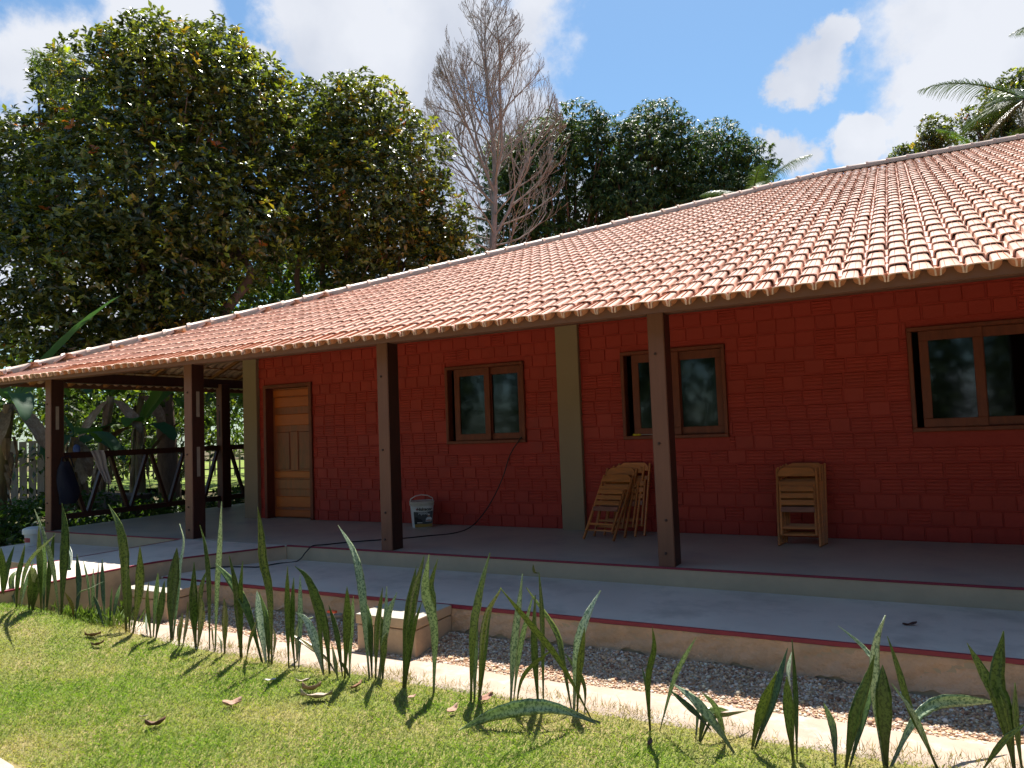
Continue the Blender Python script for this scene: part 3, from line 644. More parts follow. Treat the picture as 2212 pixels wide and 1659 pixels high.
# paint pail ------------------------------------------------------
pail = thing('paint_pail', (-5.985, -.26, 0), 'square white paint pail with a printed grey label beside the third post', 'bucket', rz=R(43))
pail.scale = (1.08, 1.08, 1.06)
def rr(w, d, z, n=24, sq=5):
    o = []
    for k in range(n):
        a = 2*math.pi*(k+.5)/n; c, s = math.cos(a), math.sin(a); e = (abs(c)**sq+abs(s)**sq)**(-1/sq); o.append((c*e*w/2, s*e*d/2, z))
    return o
def loft(secs, cap=True):
    m = MB(); n = len(secs[0]); V = [p for s in secs for p in s]
    F = [(i*n+k, i*n+(k+1) % n, (i+1)*n+(k+1) % n, (i+1)*n+k) for i in range(len(secs)-1) for k in range(n)]
    if cap: F += [tuple(range(n-1, -1, -1)), tuple(range((len(secs)-1)*n, len(secs)*n))]
    return m.add(V, F)
HB = .335
o = loft([rr(.235, .20, 0), rr(.245, .21, .006), rr(.285, .25, HB-.06), rr(.29, .255, HB-.05)]).build('body', MT['white_plastic'], pail); shade_auto(o)
o = loft([rr(.300, .265, HB-.055), rr(.303, .268, HB-.035), rr(.292, .256, HB-.030), rr(.292, .256, HB-.020), rr(.305, .27, HB-.016), rr(.305, .27, HB), rr(.285, .25, HB+.004), rr(.28, .245, HB-.006)]).build('lid', material('dirty_cream_lid', (.55, .52, .45), .5, var=(.42, .39, .33), scale=6), pail); shade_auto(o)
MB().tube([(-.15, 0, HB-.03), (-.14, .0, HB+.03), (-.08, .0, HB+.066), (0, 0, HB+.078), (.08, 0, HB+.066), (.14, 0, HB+.03), (.15, 0, HB-.03)], .006, 6).build('handle', MT['white_plastic'], pail, smooth=True)
def flat(n, col, rough=.5): return material(n, col, rough)
fz = lambda z: -(.105+.020*z/.275)-.0030                    # front face of the tapered body
wz = lambda z: .1225+.02*z/.275-.016
def decal(name, pts, mat, lift):
    V = [(x, fz(z)-lift, z) for x, z in pts]; me = bpy.data.meshes.new(name); me.from_pydata(V, [], [tuple(range(len(V)))]); me.materials.append(mat); return link(name, me, pail)
MG = flat('label_grey', (.070, .072, .075)); 
curve = [(-wz(.21)+wz(.21)*2*i/10, .212-.012*math.sin(math.pi*i/10)) for i in range(11)]
decal('label', [(-wz(.008), .008), (wz(.008), .008)]+curve[::-1], MG, 0)
decal('label_band', [(-wz(.01), .01), (wz(.01), .01), (wz(.05), .050), (.03, .046), (-.04, .054), (-wz(.05), .048)], flat('label_ochre', (.42, .25, .05)), .0006)
decal('label_picture', [(-wz(.09), .055), (-.02, .055), (-.01, .09), (-.03, .115), (-.06, .118), (-.075, .14), (-wz(.14), .142)], flat('label_dark', (.018, .018, .02)), .0006)
decal('label_picture', [(-.075, .062), (-.012, .062), (-.016, .072), (-.08, .074)], flat('label_white', (.62, .63, .62)), .0012)
wm = bpy.data.materials['label_white']
decal('label_picture', [(.028, .078), (.100, .078), (.108, .115), (.098, .13), (.078, .136), (.050, .134), (.034, .118)], wm, .0006)
decal('label_picture', [(.058, .137), (.078, .137), (.082, .150), (.079, .162), (.060, .162), (.056, .150)], flat('label_skin', (.36, .17, .10)), .0012)
decal('label_picture', [(.053, .160), (.083, .160), (.082, .172), (.073, .179), (.063, .179), (.055, .172)], wm, .0018)
decal('label_picture', [(.03, .086), (.098, .084), (.104, .096), (.070, .104), (.034, .097)], bpy.data.materials['label_skin'], .0018)
def text(s, size, mat, loc, par, bold=.0, shear=.0, rot=(R(90), 0, 0)):
    c = bpy.data.curves.new('t', 'FONT'); c.body = s; c.size = size; c.align_x = 'CENTER'; c.offset = bold; c.shear = shear
    to = bpy.data.objects.new('t', c); COL.objects.link(to); bpy.context.view_layer.update()
    me = bpy.data.meshes.new_from_object(to.evaluated_get(bpy.context.evaluated_depsgraph_get())); bpy.data.objects.remove(to)
    me.materials.clear(); me.materials.append(mat); o = link('lettering', me, par, loc); o.rotation_euler = rot; return o
tilt = R(90)-math.atan(.02/.275)
text('Hidracor', .053, flat('ink_black', (.012, .012, .012)), (.012, fz(.225)-.004, .222), pail, .0016, .15, (tilt, 0, 0))
decal('logo_tick', [(-.092, .246), (-.076, .250), (-.083, .226)], flat('ink_red', (.45, .03, .03)), .002)
text('Hpiso', .050, wm, (-.005, fz(.17)-.004, .172), pail, .0010, .15, (tilt, 0, 0))
# white bucket at the far left
bk = thing('lidded_bucket', (-11.55, -2.34, ZW), 'round white bucket with a domed lid on the lower walkway left of the first post', 'bucket')
o = MB().lathe([(.10, 0), (.105, .005), (.122, .19), (.126, .20)], 24).build('body', MT['white_plastic'], bk); shade_auto(o)
o = MB().lathe([(.142, .175), (.146, .18), (.148, .235), (.140, .255), (.08, .275), (.001, .282)], 24).build('lid', MT['white_plastic'], bk); shade_auto(o)
MB().tube([(-.135*math.cos(a), .04, .235+.10*math.sin(a)) for a in np.linspace(0, math.pi, 12)], .006, 6).build('handle', material('wire_grey', (.10, .10, .11), .4), bk, smooth=True)
MB().add([(.07*math.cos(a)*1.64, -.116*math.sin(a)*1.0, z) for z in (.06, .14) for a in np.linspace(.9, 2.2, 8)], [(k, k+1, k+9, k+8) for k in range(7)]).build('print', flat('print_red', (.45, .07, .07)), bk)
# cloth and bag on the rail
xs = np.linspace(0, 1, 10); zs = np.linspace(0, 1, 16); V = []
for t in zs:
    for s in xs:
        w = .20*(1-.55*t)+.02; V.append((-11.66+.012*math.sin(s*14)+.01*math.sin(t*9), -1.30+.18*t+(s-.5)*w, 1.20-.52*t-.05*t*s))
tag(link('cloth', np_mesh('cloth', V, grid_faces(10, 16), material('greyish_cloth', (.46, .40, .38), .95, bump=.4, bscale=30), True)), 'greyish pink cloth hanging over the veranda rail', 'cloth')
bag = thing('bag', (-11.64, -1.80, .45), 'dark navy bag hanging on the first post at the rail', 'bag')
secs = []
for k in range(12):
    t = k/11; w = (.13, .15, .155, .16, .165, .16, .155, .145, .13, .115, .09, .06)[k]; d = .05+.02*math.sin(t*3.0); ox = .012*math.sin(t*7); oy = .03*math.sin(t*4.2+.5)
    secs.append([(ox+d*math.cos(a)*(1+.18*math.sin(a*3+t*5)), oy+w*math.sin(a)*(1+.06*math.sin(a*5+t*8)), -.06+t*.66) for a in np.linspace(0, 2*math.pi, 20, endpoint=False)])
o = loft(secs).build('body', material('navy_fabric', (.008, .010, .028), .8, bump=.5, bscale=25), bag); shade_auto(o, 60)
MB().tube([(0, -.10, .50), (0, -.07, .66), (0, .05, .69), (0, .11, .50)], .010, 6).build('strap', bpy.data.materials['navy_fabric'], bag)
o = MB().lathe([(.04, 0), (.055, .02), (.05, .09), (.02, .12), (.001, .125)], 10).build('bundle', material('blue_fabric', (.02, .06, .22), .8, var=(.10, .14, .32), scale=20)); o.location = (-11.68, -1.62, 1.187)
tag(o, 'small blue cloth bundle on the rail next to the first post', 'cloth')
o = MB().lathe([(.03, 0), (.032, .05), (.018, .06), (.018, .08)], 10).build('jar', material('dark_jar', (.02, .018, .016), .4)); o.location = (-11.70, -.45, 1.187); tag(o, 'small dark jar standing on the veranda rail', 'jar')
# cable
def cat(pts, n=6):
    P = [Vector(p) for p in pts]; P = [P[0]*2-P[1]]+P+[P[-1]*2-P[-2]]; o = []
    for i in range(1, len(P)-2):
        for k in range(n):
            t = k/n; a, b, c, d = P[i-1:i+3]; o.append(.5*((2*b)+(c-a)*t+(2*a-5*b+4*c-d)*t*t+(3*b-3*c+d-a)*t**3))
    o.append(P[-2]); return o
CB = [(-4.50, -.05, 1.19), (-4.56, -.05, 1.12), (-4.64, -.04, 1.03), (-4.71, -.05, .90), (-4.78, -.08, .68), (-4.90, -.13, .42), (-5.02, -.22, .20), (-5.12, -.40, .04), (-5.18, -.74, .007), (-5.38, -1.0, .007), (-5.565, -1.25, .007), (-5.79, -1.44, .007), (-6.07, -1.71, .007), (-6.22, -1.93, .007), (-6.30, -2.05, .008), (-6.36, -2.10, -.06), (-6.44, -2.16, -.157), (-6.56, -2.36, -.157), (-6.60, -2.58, -.157), (-6.75, -2.63, -.157), (-7.0, -2.70, -.157), (-7.12, -2.84, -.157)]
tag(MB().tube(cat(CB), .007, 6).build('power_cable', MT['cable'], smooth=True), 'thin black cable running from the window across the veranda floor to the walkway', 'cable')
# screwdriver on the second window frame
sd = thing('screwdriver', (-2.96, -.055, 1.128), 'yellow handled screwdriver lying on the sill of the second window', 'tool')
rx = Matrix.Rotation(R(90), 4, 'Y'); sd.location = (-2.93, -.016, 1.173)
o = MB().lathe([(.001, -.05), (.010, -.048), (.013, -.03), (.010, 0), (.013, .03), (.009, .055), (.001, .056)], 10, rx).build('handle', material('yellow_plastic', (.70, .52, .02), .35), sd, smooth=True)
MB().tube([(.055, 0, 0), (.20, 0, 0)], .0035, 6).build('shaft', MT['steel'], sd)
# inspection chambers
def chamber(x0, x1, y0, y1, zt, label, red=True):
    t = thing('inspection_chamber', ((x0+x1)/2, (y0+y1)/2, ZG), label, 'chamber', 'cement chambers beside the walkway'); c = t.location
    f = lambda m: m
    w, d = (x1-x0)/2, (y1-y0)/2; H = zt-ZG
    MB().box(-w+.008, w-.008, -d+.008, d, -.10, H-.088).build('base', MT['tan_smooth'], t, bevel=.012, seg=2)
    m = MB().box(-w, w, -d, d, H-.080, H); o = m.build('lid', MT['tan_smooth'], t, bevel=.010, seg=2)
    o.data.materials.append(MT['lid']); o.data.polygons.foreach_set('material_index', [1 if p.normal.z > .5 else 0 for p in o.data.polygons])
    MB().box(-w+.03, w-.03, -d+.03, d-.01, H-.09, H-.075).build('joint', MT['bolt'], t)
chamber(-4.10, -3.50, -3.875, -3.345, ZW+.005, 'larger cement chamber with a pale lid against the walkway')
chamber(-7.20, -6.50, -3.85, -3.36, ZW-.005, 'smaller looking cement chamber with a pale lid in the corner by the path')
# garden valve
tp = thing('water_valve', (-4.62, -3.62, ZG), 'grey pipe valve with an orange lever rising from the gravel', 'valve')
MB().tube([(-.07, 0, 0), (-.07, 0, .13), (-.05, 0, .155), (.10, .06, .165)], .018, 8).build('pipe', material('grey_pipe', (.30, .27, .25), .6, var=(.22, .2, .18), scale=20), tp, smooth=True)
o = MB().box(-.01, .085, -.018, .018, .195, .215).build('lever', material('orange_plastic', (.75, .10, .03), .4), tp, bevel=.005); 
MB().tube([(.03, .03, .16), (.03, .02, .20)], .008, 6).build('spindle', MT['steel'], tp)
# thin white hose on the ground by the path wall
HW = [(-7.30, -4.28, -.30), (-7.27, -4.20, -.36), (-7.2, -4.05, -.40), (-7.15, -3.95, -.415), (-7.1, -3.88, -.42), (-7.22, -3.75, -.43)]
tag(MB().tube(cat(HW), .005, 6).build('white_cord', MT['white_plastic'], smooth=True), 'thin white cord lying at the foot of the path wall', 'cord')
# fallen leaves ----------------------------------------------------
def dry_leaf(name, loc, size, col, label, seed, rz, curl=.35, wid=.22, pitch=.0):
    size *= .80
    r = random.Random(seed); V = []; nu, nv = 9, 5
    for i in range(nu):
        t = i/(nu-1); w = wid*math.sin(math.pi*min(1, t*.96+.03))**.8
        for j in range(nv):
            s = j/(nv-1)*2-1
            V.append(((t-.5)*size, s*w*size, size*(curl*(s+.35*math.sin(seed))**2*.20+curl*.9*(t-.45)**2+.03*math.sin(t*11+s*3+seed)+.05*s*(t-.5))))
    m = material('dry_leaf_%s' % name, col, .7, var=tuple(c*.65 for c in col), scale=18, bump=.4, bscale=60)
    me = np_mesh('fallen_leaf', V, grid_faces(nv, nu), m, True)
    o = link('fallen_leaf', me, None, (loc[0], loc[1], loc[2]+.018)); o.rotation_euler = (r.uniform(-.2, .2)+pitch, r.uniform(-.15, .15), rz)
    o.modifiers.new('s', 'SOLIDIFY').thickness = .0014
    return tag(o, label, 'leaf', 'dry leaves fallen on the lawn')
BRN, PALE, PNK, DK = (.27, .13, .065), (.50, .41, .33), (.42, .25, .17), (.13, .055, .03)
for i, (x, y, s, c, rz, cu, lb) in enumerate([
    (-4.159, -4.744, .11, (.66, .60, .52), .1, .3, 'pale ribbed dry leaf like a shell, leftmost pale leaf on the lawn'),
    (-3.903, -4.675, .13, PALE, .2, .6, 'pale curled leaf just right of the shell like one'),
    (-3.725, -4.784, .16, PNK, .25, .8, 'pinkish rolled leaf above the longest fallen leaf'),
    (-3.587, -4.881, .26, (.47, .37, .29), .12, .5, 'longest fallen leaf, pale and rolled, in mid lawn'),
    (-3.474, -4.604, .14, BRN, 1.0, .5, 'brown leaf standing on edge near the tall twisted plant'),
    (-2.997, -4.621, .08, PNK, .4, .4, 'small pinkish leaf under the pair of tall dark plants'),
    (-2.61, -4.719, .12, PNK, .9, .6, 'pink folded leaf near the thick bent plant'),
    (-2.526, -4.45, .13, (.42, .20, .13), .5, .4, 'reddish leaf at the foot of the thick bent plant'),
    (-4.028, -5.197, .15, PNK, .5, .7, 'pinkish curled leaf alone in the middle of the lawn'),
    (-4.199, -5.63, .15, DK, .2, .9, 'dark brown cupped leaf lowest on the lawn'),
    (-4.40, -5.568, .07, PALE, .1, .5, 'tiny pale leaf just above the dark cupped leaf'),
    (-6.307, -4.711, .17, BRN, .1, .5, 'brown flat leaf farthest left on the lawn'),
    (-6.11, -4.79, .12, DK, .3, .6, 'dark curled leaf just in front of the leftmost brown leaf'),
    (-1.351, -4.68, .08, DK, 1.2, .5, 'small dark curled leaf at the right of the lawn')]):
    dry_leaf(str(i), (x, y, float(lawn_h(x, y))), s, c, lb, i*7+3, rz+R(28), cu)
o = dry_leaf('walk', (-.079, -2.747, ZW-.012), .12, (.10, .03, .02), 'reddish brown leaf lying on the lower walkway', 91, .3, .4); o['group'] = 'leaf on the walkway'
del o['group']
PLANTS=[
('two short leaves at the far left end of the row',[-7.42,-4.871,-0.109],[([[-7.42,-4.871,-0.139],[-7.295,-4.921,0.135],[-7.2,-4.991,0.425]],0.0593,0,105),([[-7.413,-4.867,-0.14],[-7.436,-4.815,0.194],[-7.444,-4.749,0.391]],0.0445,0,490)]),
('snake plant whose top leaf leans right across the path wall, left end of the row',[-7.184,-4.856,-0.137],[([[-7.186,-4.869,-0.165],[-7.032,-4.936,0.169],[-6.836,-4.98,0.453]],0.0554,0,68),([[-7.177,-4.852,-0.168],[-6.913,-4.919,0.271],[-6.513,-4.904,0.549]],0.0351,2,562),([[-7.288,-4.822,-0.162],[-7.452,-4.765,0.095],[-7.484,-4.626,0.142]],0.0532,1,819),([[-7.186,-4.834,-0.173],[-7.302,-4.724,0.037],[-7.396,-4.601,0.233]],0.0322,0,60)]),
('snake plant with blunt broken leaves and a glare-painted white folded tip',[-7.103,-4.788,-0.168],[([[-7.098,-4.808,-0.193],[-6.979,-4.862,0.03],[-6.87,-4.922,0.225]],0.0438,0,549),([[-7.101,-4.775,-0.204],[-7.028,-4.801,0.013],[-6.96,-4.832,0.224]],0.088,0,798),([[-7.073,-4.784,0.007],[-6.956,-4.855,0.158],[-6.842,-4.924,0.255]],0.0733,4,108)]),
('bundle of four upright leaves in front of the white bucket',[-7.117,-4.667,-0.212],[([[-7.084,-4.707,-0.23],[-6.985,-4.77,0.168],[-6.888,-4.837,0.6]],0.0532,0,965),([[-7.117,-4.667,-0.242],[-7.247,-4.598,0.165],[-7.377,-4.52,0.404]],0.0625,0,848),([[-7.161,-4.621,-0.256],[-7.172,-4.593,0.079],[-7.149,-4.555,0.494]],0.0511,0,266),([[-7.196,-4.594,-0.266],[-7.25,-4.534,0.184],[-7.333,-4.475,0.384]],0.0393,1,198)]),
('pair of tall leaves crossing in a V in front of the path wall',[-7.065,-4.544,-0.274],[([[-7.051,-4.56,-0.299],[-6.999,-4.647,0.159],[-6.978,-4.745,0.498],[-6.954,-4.836,0.749]],0.0451,2,296),([[-7.081,-4.53,-0.308],[-7.063,-4.519,0.191],[-7.064,-4.506,0.49],[-7.097,-4.509,0.762]],0.0846,0,749)]),
('snake plant with a glare-painted white folded leaf beside the crossing pair',[-7.011,-4.455,-0.32],[([[-7.663,-4.092,-0.472],[-7.835,-4.015,-0.042],[-8.004,-3.94,0.411]],0.0596,0,868),([[-7.002,-4.483,0.158],[-7.128,-4.408,0.259],[-7.294,-4.357,0.383]],0.0364,4,88),([[-6.948,-4.478,-0.346],[-7.014,-4.4,-0.025],[-7.135,-4.349,0.257]],0.0542,0,345),([[-6.979,-4.449,-0.356],[-6.994,-4.427,-0.108],[-6.922,-4.347,-0.052],[-6.849,-4.267,-0.003]],0.0227,2,518),([[-7.011,-4.455,-0.35],[-6.929,-4.519,-0.172],[-6.892,-4.607,-0.032]],0.0304,3,253)]),
('snake plant with one pale leaf and thin spikes left of the small chamber',[-7.022,-4.263,-0.398],[([[-7.009,-4.279,-0.423],[-6.972,-4.285,-0.152],[-6.953,-4.304,0.12]],0.0558,2,91),([[-6.996,-4.295,-0.418],[-7.157,-4.226,-0.054],[-7.34,-4.162,0.159]],0.0217,0,837),([[-6.95,-4.281,-0.425],[-7.044,-4.205,-0.113],[-7.142,-4.128,0.132]],0.0232,0,560),([[-6.629,-4.393,-0.412],[-6.794,-4.365,-0.181],[-6.941,-4.317,-0.128]],0.0357,0,7)]),
('low snake plant with dark leaves before the weeds',[-6.674,-4.349,-0.39],[([[-6.729,-4.321,-0.424],[-6.87,-4.254,-0.151],[-6.996,-4.185,0.189]],0.0424,0,586),([[-6.686,-4.309,-0.431],[-6.736,-4.269,-0.213],[-6.782,-4.225,-0.052]],0.0227,0,319),([[-6.688,-4.299,-0.434],[-6.743,-4.207,-0.182],[-6.814,-4.118,-0.053]],0.0378,0,520),([[-6.644,-4.298,-0.437],[-6.538,-4.366,-0.307],[-6.437,-4.435,-0.238]],0.0211,2,433)]),
('tall snake plant with a waisted leaf over the small chamber corner',[-6.413,-4.309,-0.419],[([[-6.42,-4.324,-0.446],[-6.422,-4.332,-0.042],[-6.427,-4.337,0.281],[-6.47,-4.359,0.548],[-6.559,-4.402,0.752]],0.0829,1,441),([[-6.406,-4.305,-0.449],[-6.37,-4.324,-0.128],[-6.349,-4.351,0.156]],0.0474,0,238),([[-6.361,-4.304,-0.453],[-6.225,-4.331,-0.028],[-6.132,-4.383,0.382]],0.0798,1,832)]),
('fan of four short dark leaves in front of the small chamber',[-6.109,-4.281,-0.44],[([[-6.138,-4.308,-0.466],[-6.236,-4.254,-0.365],[-6.323,-4.195,-0.27]],0.0204,2,83),([[-6.094,-4.307,-0.469],[-5.963,-4.429,-0.101],[-5.81,-4.531,0.111]],0.0435,0,641),([[-6.079,-4.299,-0.469],[-6.194,-4.193,-0.172],[-6.303,-4.082,0.079]],0.0522,0,531),([[-6.06,-4.289,-0.47],[-6.003,-4.265,-0.141],[-5.978,-4.252,0.059]],0.0638,0,482)]),
('broad dark leaf and twisted pale one before the small chamber edge',[-5.826,-4.299,-0.449],[([[-5.829,-4.3,-0.479],[-5.861,-4.269,-0.072],[-5.85,-4.218,0.354]],0.0968,0,148),([[-5.836,-4.282,-0.477],[-5.835,-4.218,-0.024],[-5.881,-4.163,0.163],[-5.909,-4.102,0.384],[-6.005,-4.073,0.542]],0.06,2,200)]),
('stubby yellow green snake plant between the broad leaved ones',[-5.646,-4.35,-0.451],[([[-5.655,-4.354,-0.48],[-5.522,-4.451,-0.276],[-5.368,-4.535,-0.109]],0.0502,1,935),([[-5.63,-4.341,-0.481],[-5.506,-4.396,-0.234],[-5.397,-4.458,-0.036]],0.0446,1,647)]),
('snake plant with one broad upright leaf and a yellow green side leaf',[-5.467,-4.333,-0.453],[([[-5.467,-4.333,-0.483],[-5.451,-4.373,-0.046],[-5.403,-4.39,0.279]],0.0855,0,188),([[-5.481,-4.306,-0.482],[-5.396,-4.332,-0.159],[-5.36,-4.379,0.05]],0.0637,1,764),([[-5.442,-4.33,-0.299],[-5.41,-4.306,0.079],[-5.359,-4.258,0.23]],0.0414,1,649)]),
('single thin stalk topped by a small blade in front of the gravel',[-5.297,-4.332,-0.452],[([[-5.297,-4.332,-0.482],[-5.282,-4.348,0.096],[-5.299,-4.364,0.408],[-5.334,-4.382,0.593]],0.0463,0,926)]),
('single tall mottled spike with a twisted white tip',[-5.232,-4.332,-0.452],[([[-5.232,-4.332,-0.482],[-5.153,-4.365,0.055],[-5.081,-4.391,0.409],[-5.018,-4.425,0.799]],0.0569,2,859),([[-5.238,-4.335,-0.482],[-5.128,-4.44,-0.293],[-5.013,-4.54,-0.167]],0.0163,1,234)]),
('short lone leaf with a tiny side shoot',[-5.097,-4.35,-0.452],[([[-5.095,-4.349,-0.482],[-5.025,-4.404,-0.214],[-4.957,-4.461,0.025]],0.0562,1,596),([[-5.116,-4.36,-0.481],[-5.148,-4.343,-0.374],[-5.198,-4.334,-0.315]],0.0187,2,243)]),
('twin dark leaves crossed by a drooping thin one',[-4.854,-4.39,-0.452],[([[-4.857,-4.392,-0.482],[-4.761,-4.499,0.01],[-4.702,-4.621,0.407]],0.0678,0,957),([[-4.848,-4.387,-0.482],[-4.755,-4.476,-0.007],[-4.643,-4.548,0.354]],0.0548,0,470),([[-4.798,-4.394,-0.481],[-4.641,-4.483,-0.246],[-4.476,-4.565,-0.074]],0.0324,1,365)]),
('snake plant with the tallest mottled leaf in front of the walkway corner',[-4.542,-4.416,-0.453],[([[-4.582,-4.414,-0.482],[-4.693,-4.457,-0.07],[-4.817,-4.495,0.157],[-4.963,-4.542,0.323]],0.0737,0,917),([[-4.542,-4.416,-0.483],[-4.67,-4.349,-0.208],[-4.786,-4.278,0.063]],0.0811,2,292),([[-4.517,-4.414,-0.481],[-4.567,-4.384,-0.152],[-4.657,-4.371,0.079]],0.0556,0,982),([[-4.498,-4.404,-0.481],[-4.463,-4.448,0.072],[-4.474,-4.501,0.354],[-4.455,-4.535,0.583],[-4.442,-4.569,0.78]],0.0733,1,330),([[-4.649,-4.246,-0.481],[-4.581,-4.291,-0.304],[-4.538,-4.346,-0.196]],0.0288,1,989)]),
('snake plant with a glare-painted white folded leaf flopping to the right',[-4.239,-4.424,-0.452],[([[-4.292,-4.429,-0.48],[-4.196,-4.523,0.06],[-4.106,-4.605,0.357]],0.047,0,667),([[-4.233,-4.421,-0.482],[-4.216,-4.46,-0.149],[-4.164,-4.488,0.248]],0.0469,0,965),([[-4.212,-4.409,-0.483],[-4.258,-4.334,-0.185],[-4.311,-4.272,0.215]],0.0419,2,696),([[-3.925,-4.437,-0.481],[-4.015,-4.436,-0.207],[-4.107,-4.429,-0.074],[-4.215,-4.424,-0.03]],0.0671,4,300),([[-4.338,-4.295,-0.482],[-4.337,-4.274,-0.183],[-4.257,-4.196,-0.126]],0.0508,2,915)]),
('snake plant with a long arching leaf and a yellow blade leaning left',[-3.887,-4.462,-0.45],[([[-3.904,-4.46,-0.483],[-3.907,-4.504,-0.061],[-3.941,-4.554,0.146]],0.031,0,139),([[-3.875,-4.432,-0.482],[-3.858,-4.483,-0.132],[-3.881,-4.551,0.115],[-3.908,-4.616,0.289],[-3.952,-4.684,0.38]],0.0716,0,613),([[-3.842,-4.381,-0.482],[-3.975,-4.363,-0.367],[-4.149,-4.366,-0.288],[-4.321,-4.368,-0.213]],0.0408,3,339),([[-3.749,-4.434,-0.48],[-3.782,-4.448,-0.169],[-3.836,-4.47,0.065]],0.0425,0,372)]),
('snake plant with two upright leaves just left of the large chamber',[-3.722,-4.43,-0.451],[([[-3.732,-4.436,-0.481],[-3.61,-4.535,-0.049],[-3.509,-4.64,0.257]],0.0613,0,173),([[-3.701,-4.419,-0.482],[-3.652,-4.453,-0.154],[-3.59,-4.482,0.151]],0.0424,2,823),([[-3.767,-4.466,-0.482],[-3.758,-4.513,-0.299],[-3.741,-4.553,-0.183]],0.0353,2,297),([[-3.709,-4.401,-0.483],[-3.75,-4.404,-0.399],[-3.797,-4.411,-0.344]],0.0308,1,449)]),
('tall snake plant with a twisted white leaf in front of the large chamber',[-3.537,-4.376,-0.451],[([[-3.545,-4.381,-0.48],[-3.596,-4.365,0.002],[-3.649,-4.338,0.251],[-3.727,-4.32,0.446],[-3.856,-4.329,0.629]],0.0632,2,434),([[-3.53,-4.372,-0.481],[-3.573,-4.334,-0.12],[-3.641,-4.297,0.03],[-3.732,-4.27,0.148]],0.0538,0,116)]),
('dense tuft of four pointed leaves in front of the large chamber lid',[-3.471,-4.363,-0.452],[([[-3.496,-4.377,-0.481],[-3.388,-4.477,-0.066],[-3.26,-4.562,0.248]],0.0489,0,56),([[-3.494,-4.353,-0.482],[-3.459,-4.288,-0.074],[-3.478,-4.243,0.178]],0.0421,2,609),([[-3.471,-4.363,-0.482],[-3.424,-4.312,-0.042],[-3.379,-4.248,0.145]],0.0536,2,153),([[-3.45,-4.352,-0.483],[-3.445,-4.337,-0.164],[-3.483,-4.337,0.017]],0.0606,1,559)]),
('close pair of tall dark leaves before the right corner of the large chamber',[-3.199,-4.434,-0.451],[([[-3.206,-4.437,-0.481],[-3.15,-4.441,0.014],[-3.069,-4.425,0.382]],0.0517,0,255),([[-3.196,-4.432,-0.481],[-3.084,-4.463,0.135],[-2.966,-4.473,0.467]],0.0697,0,36),([[-3.22,-4.388,-0.482],[-3.09,-4.455,-0.065],[-2.965,-4.514,0.177]],0.0318,0,541)]),
('single stalk with two broad mottled blades right of the large chamber',[-2.927,-4.469,-0.452],[([[-2.927,-4.469,-0.482],[-2.876,-4.51,-0.008],[-2.892,-4.576,0.26],[-2.836,-4.601,0.503]],0.0675,2,419),([[-2.916,-4.478,-0.234],[-2.907,-4.471,0.151],[-2.925,-4.461,0.277],[-2.889,-4.424,0.441]],0.0457,1,205)]),
('tall thick snake plant with a bent leaf standing alone on the gravel side',[-2.604,-4.477,-0.451],[([[-2.622,-4.487,-0.481],[-2.581,-4.497,-0.035],[-2.526,-4.489,0.226],[-2.449,-4.471,0.51]],0.0653,1,247),([[-2.616,-4.45,-0.482],[-2.569,-4.473,0.011],[-2.523,-4.476,0.182]],0.0551,2,503),([[-2.594,-4.438,-0.483],[-2.47,-4.533,0.077],[-2.304,-4.588,0.319]],0.0551,1,431),([[-2.592,-4.425,-0.482],[-2.518,-4.428,-0.047],[-2.471,-4.432,0.15]],0.034,0,662)]),
('two mottled upright leaves with a curved thin stalk beside them',[-2.357,-4.413,-0.45],[([[-2.371,-4.409,-0.484],[-2.371,-4.329,-0.09],[-2.337,-4.234,0.338]],0.0605,2,850),([[-2.37,-4.374,-0.481],[-2.277,-4.425,-0.1],[-2.148,-4.458,0.269]],0.0361,2,192),([[-2.327,-4.42,-0.483],[-2.213,-4.499,-0.226],[-1.988,-4.516,-0.031]],0.0282,1,260)]),
('dark pair of leaves, the taller one snapped at its tip',[-2.169,-4.38,-0.453],[([[-2.179,-4.386,-0.483],[-2.149,-4.46,-0.077],[-2.103,-4.524,0.276]],0.0577,0,538),([[-2.152,-4.371,-0.484],[-2.098,-4.454,0.062],[-2.061,-4.536,0.424]],0.0391,0,237),([[-2.122,-4.411,0.388],[-2.141,-4.444,0.402],[-2.136,-4.467,0.454]],0.0168,0,267)]),
('large crossing snake plant with a glare-painted white leaf and one leaf lying on the grass',[-1.872,-4.403,-0.451],[([[-1.779,-4.443,-0.483],[-1.906,-4.596,-0.098],[-2.021,-4.734,0.149],[-2.147,-4.878,0.391]],0.0406,1,52),([[-1.94,-4.393,-0.481],[-2.002,-4.38,-0.146],[-2.057,-4.354,0.022],[-2.228,-4.396,0.29]],0.0453,1,322),([[-1.936,-4.391,-0.481],[-1.893,-4.382,-0.08],[-1.837,-4.354,0.115],[-1.755,-4.31,0.285]],0.0653,4,583),([[-1.908,-4.399,-0.483],[-1.871,-4.422,-0.19],[-1.816,-4.436,0.084]],0.0451,1,922),([[-1.88,-4.35,-0.483],[-1.888,-4.325,-0.293],[-1.996,-4.356,-0.107]],0.0291,1,891),([[-1.713,-4.502,-0.45],[-1.925,-4.625,-0.35],[-2.076,-4.707,-0.33],[-2.235,-4.779,-0.36],[-2.338,-4.823,-0.4],[-2.401,-4.97,-0.42]],0.0972,2,77)]),
('slim snake plant with one spoon shaped leaf',[-1.425,-4.458,-0.452],[([[-1.427,-4.459,-0.482],[-1.446,-4.412,-0.267],[-1.485,-4.372,-0.124]],0.0237,1,762),([[-1.421,-4.456,-0.482],[-1.393,-4.536,-0.138],[-1.333,-4.59,0.048],[-1.312,-4.663,0.195]],0.0356,0,396)]),
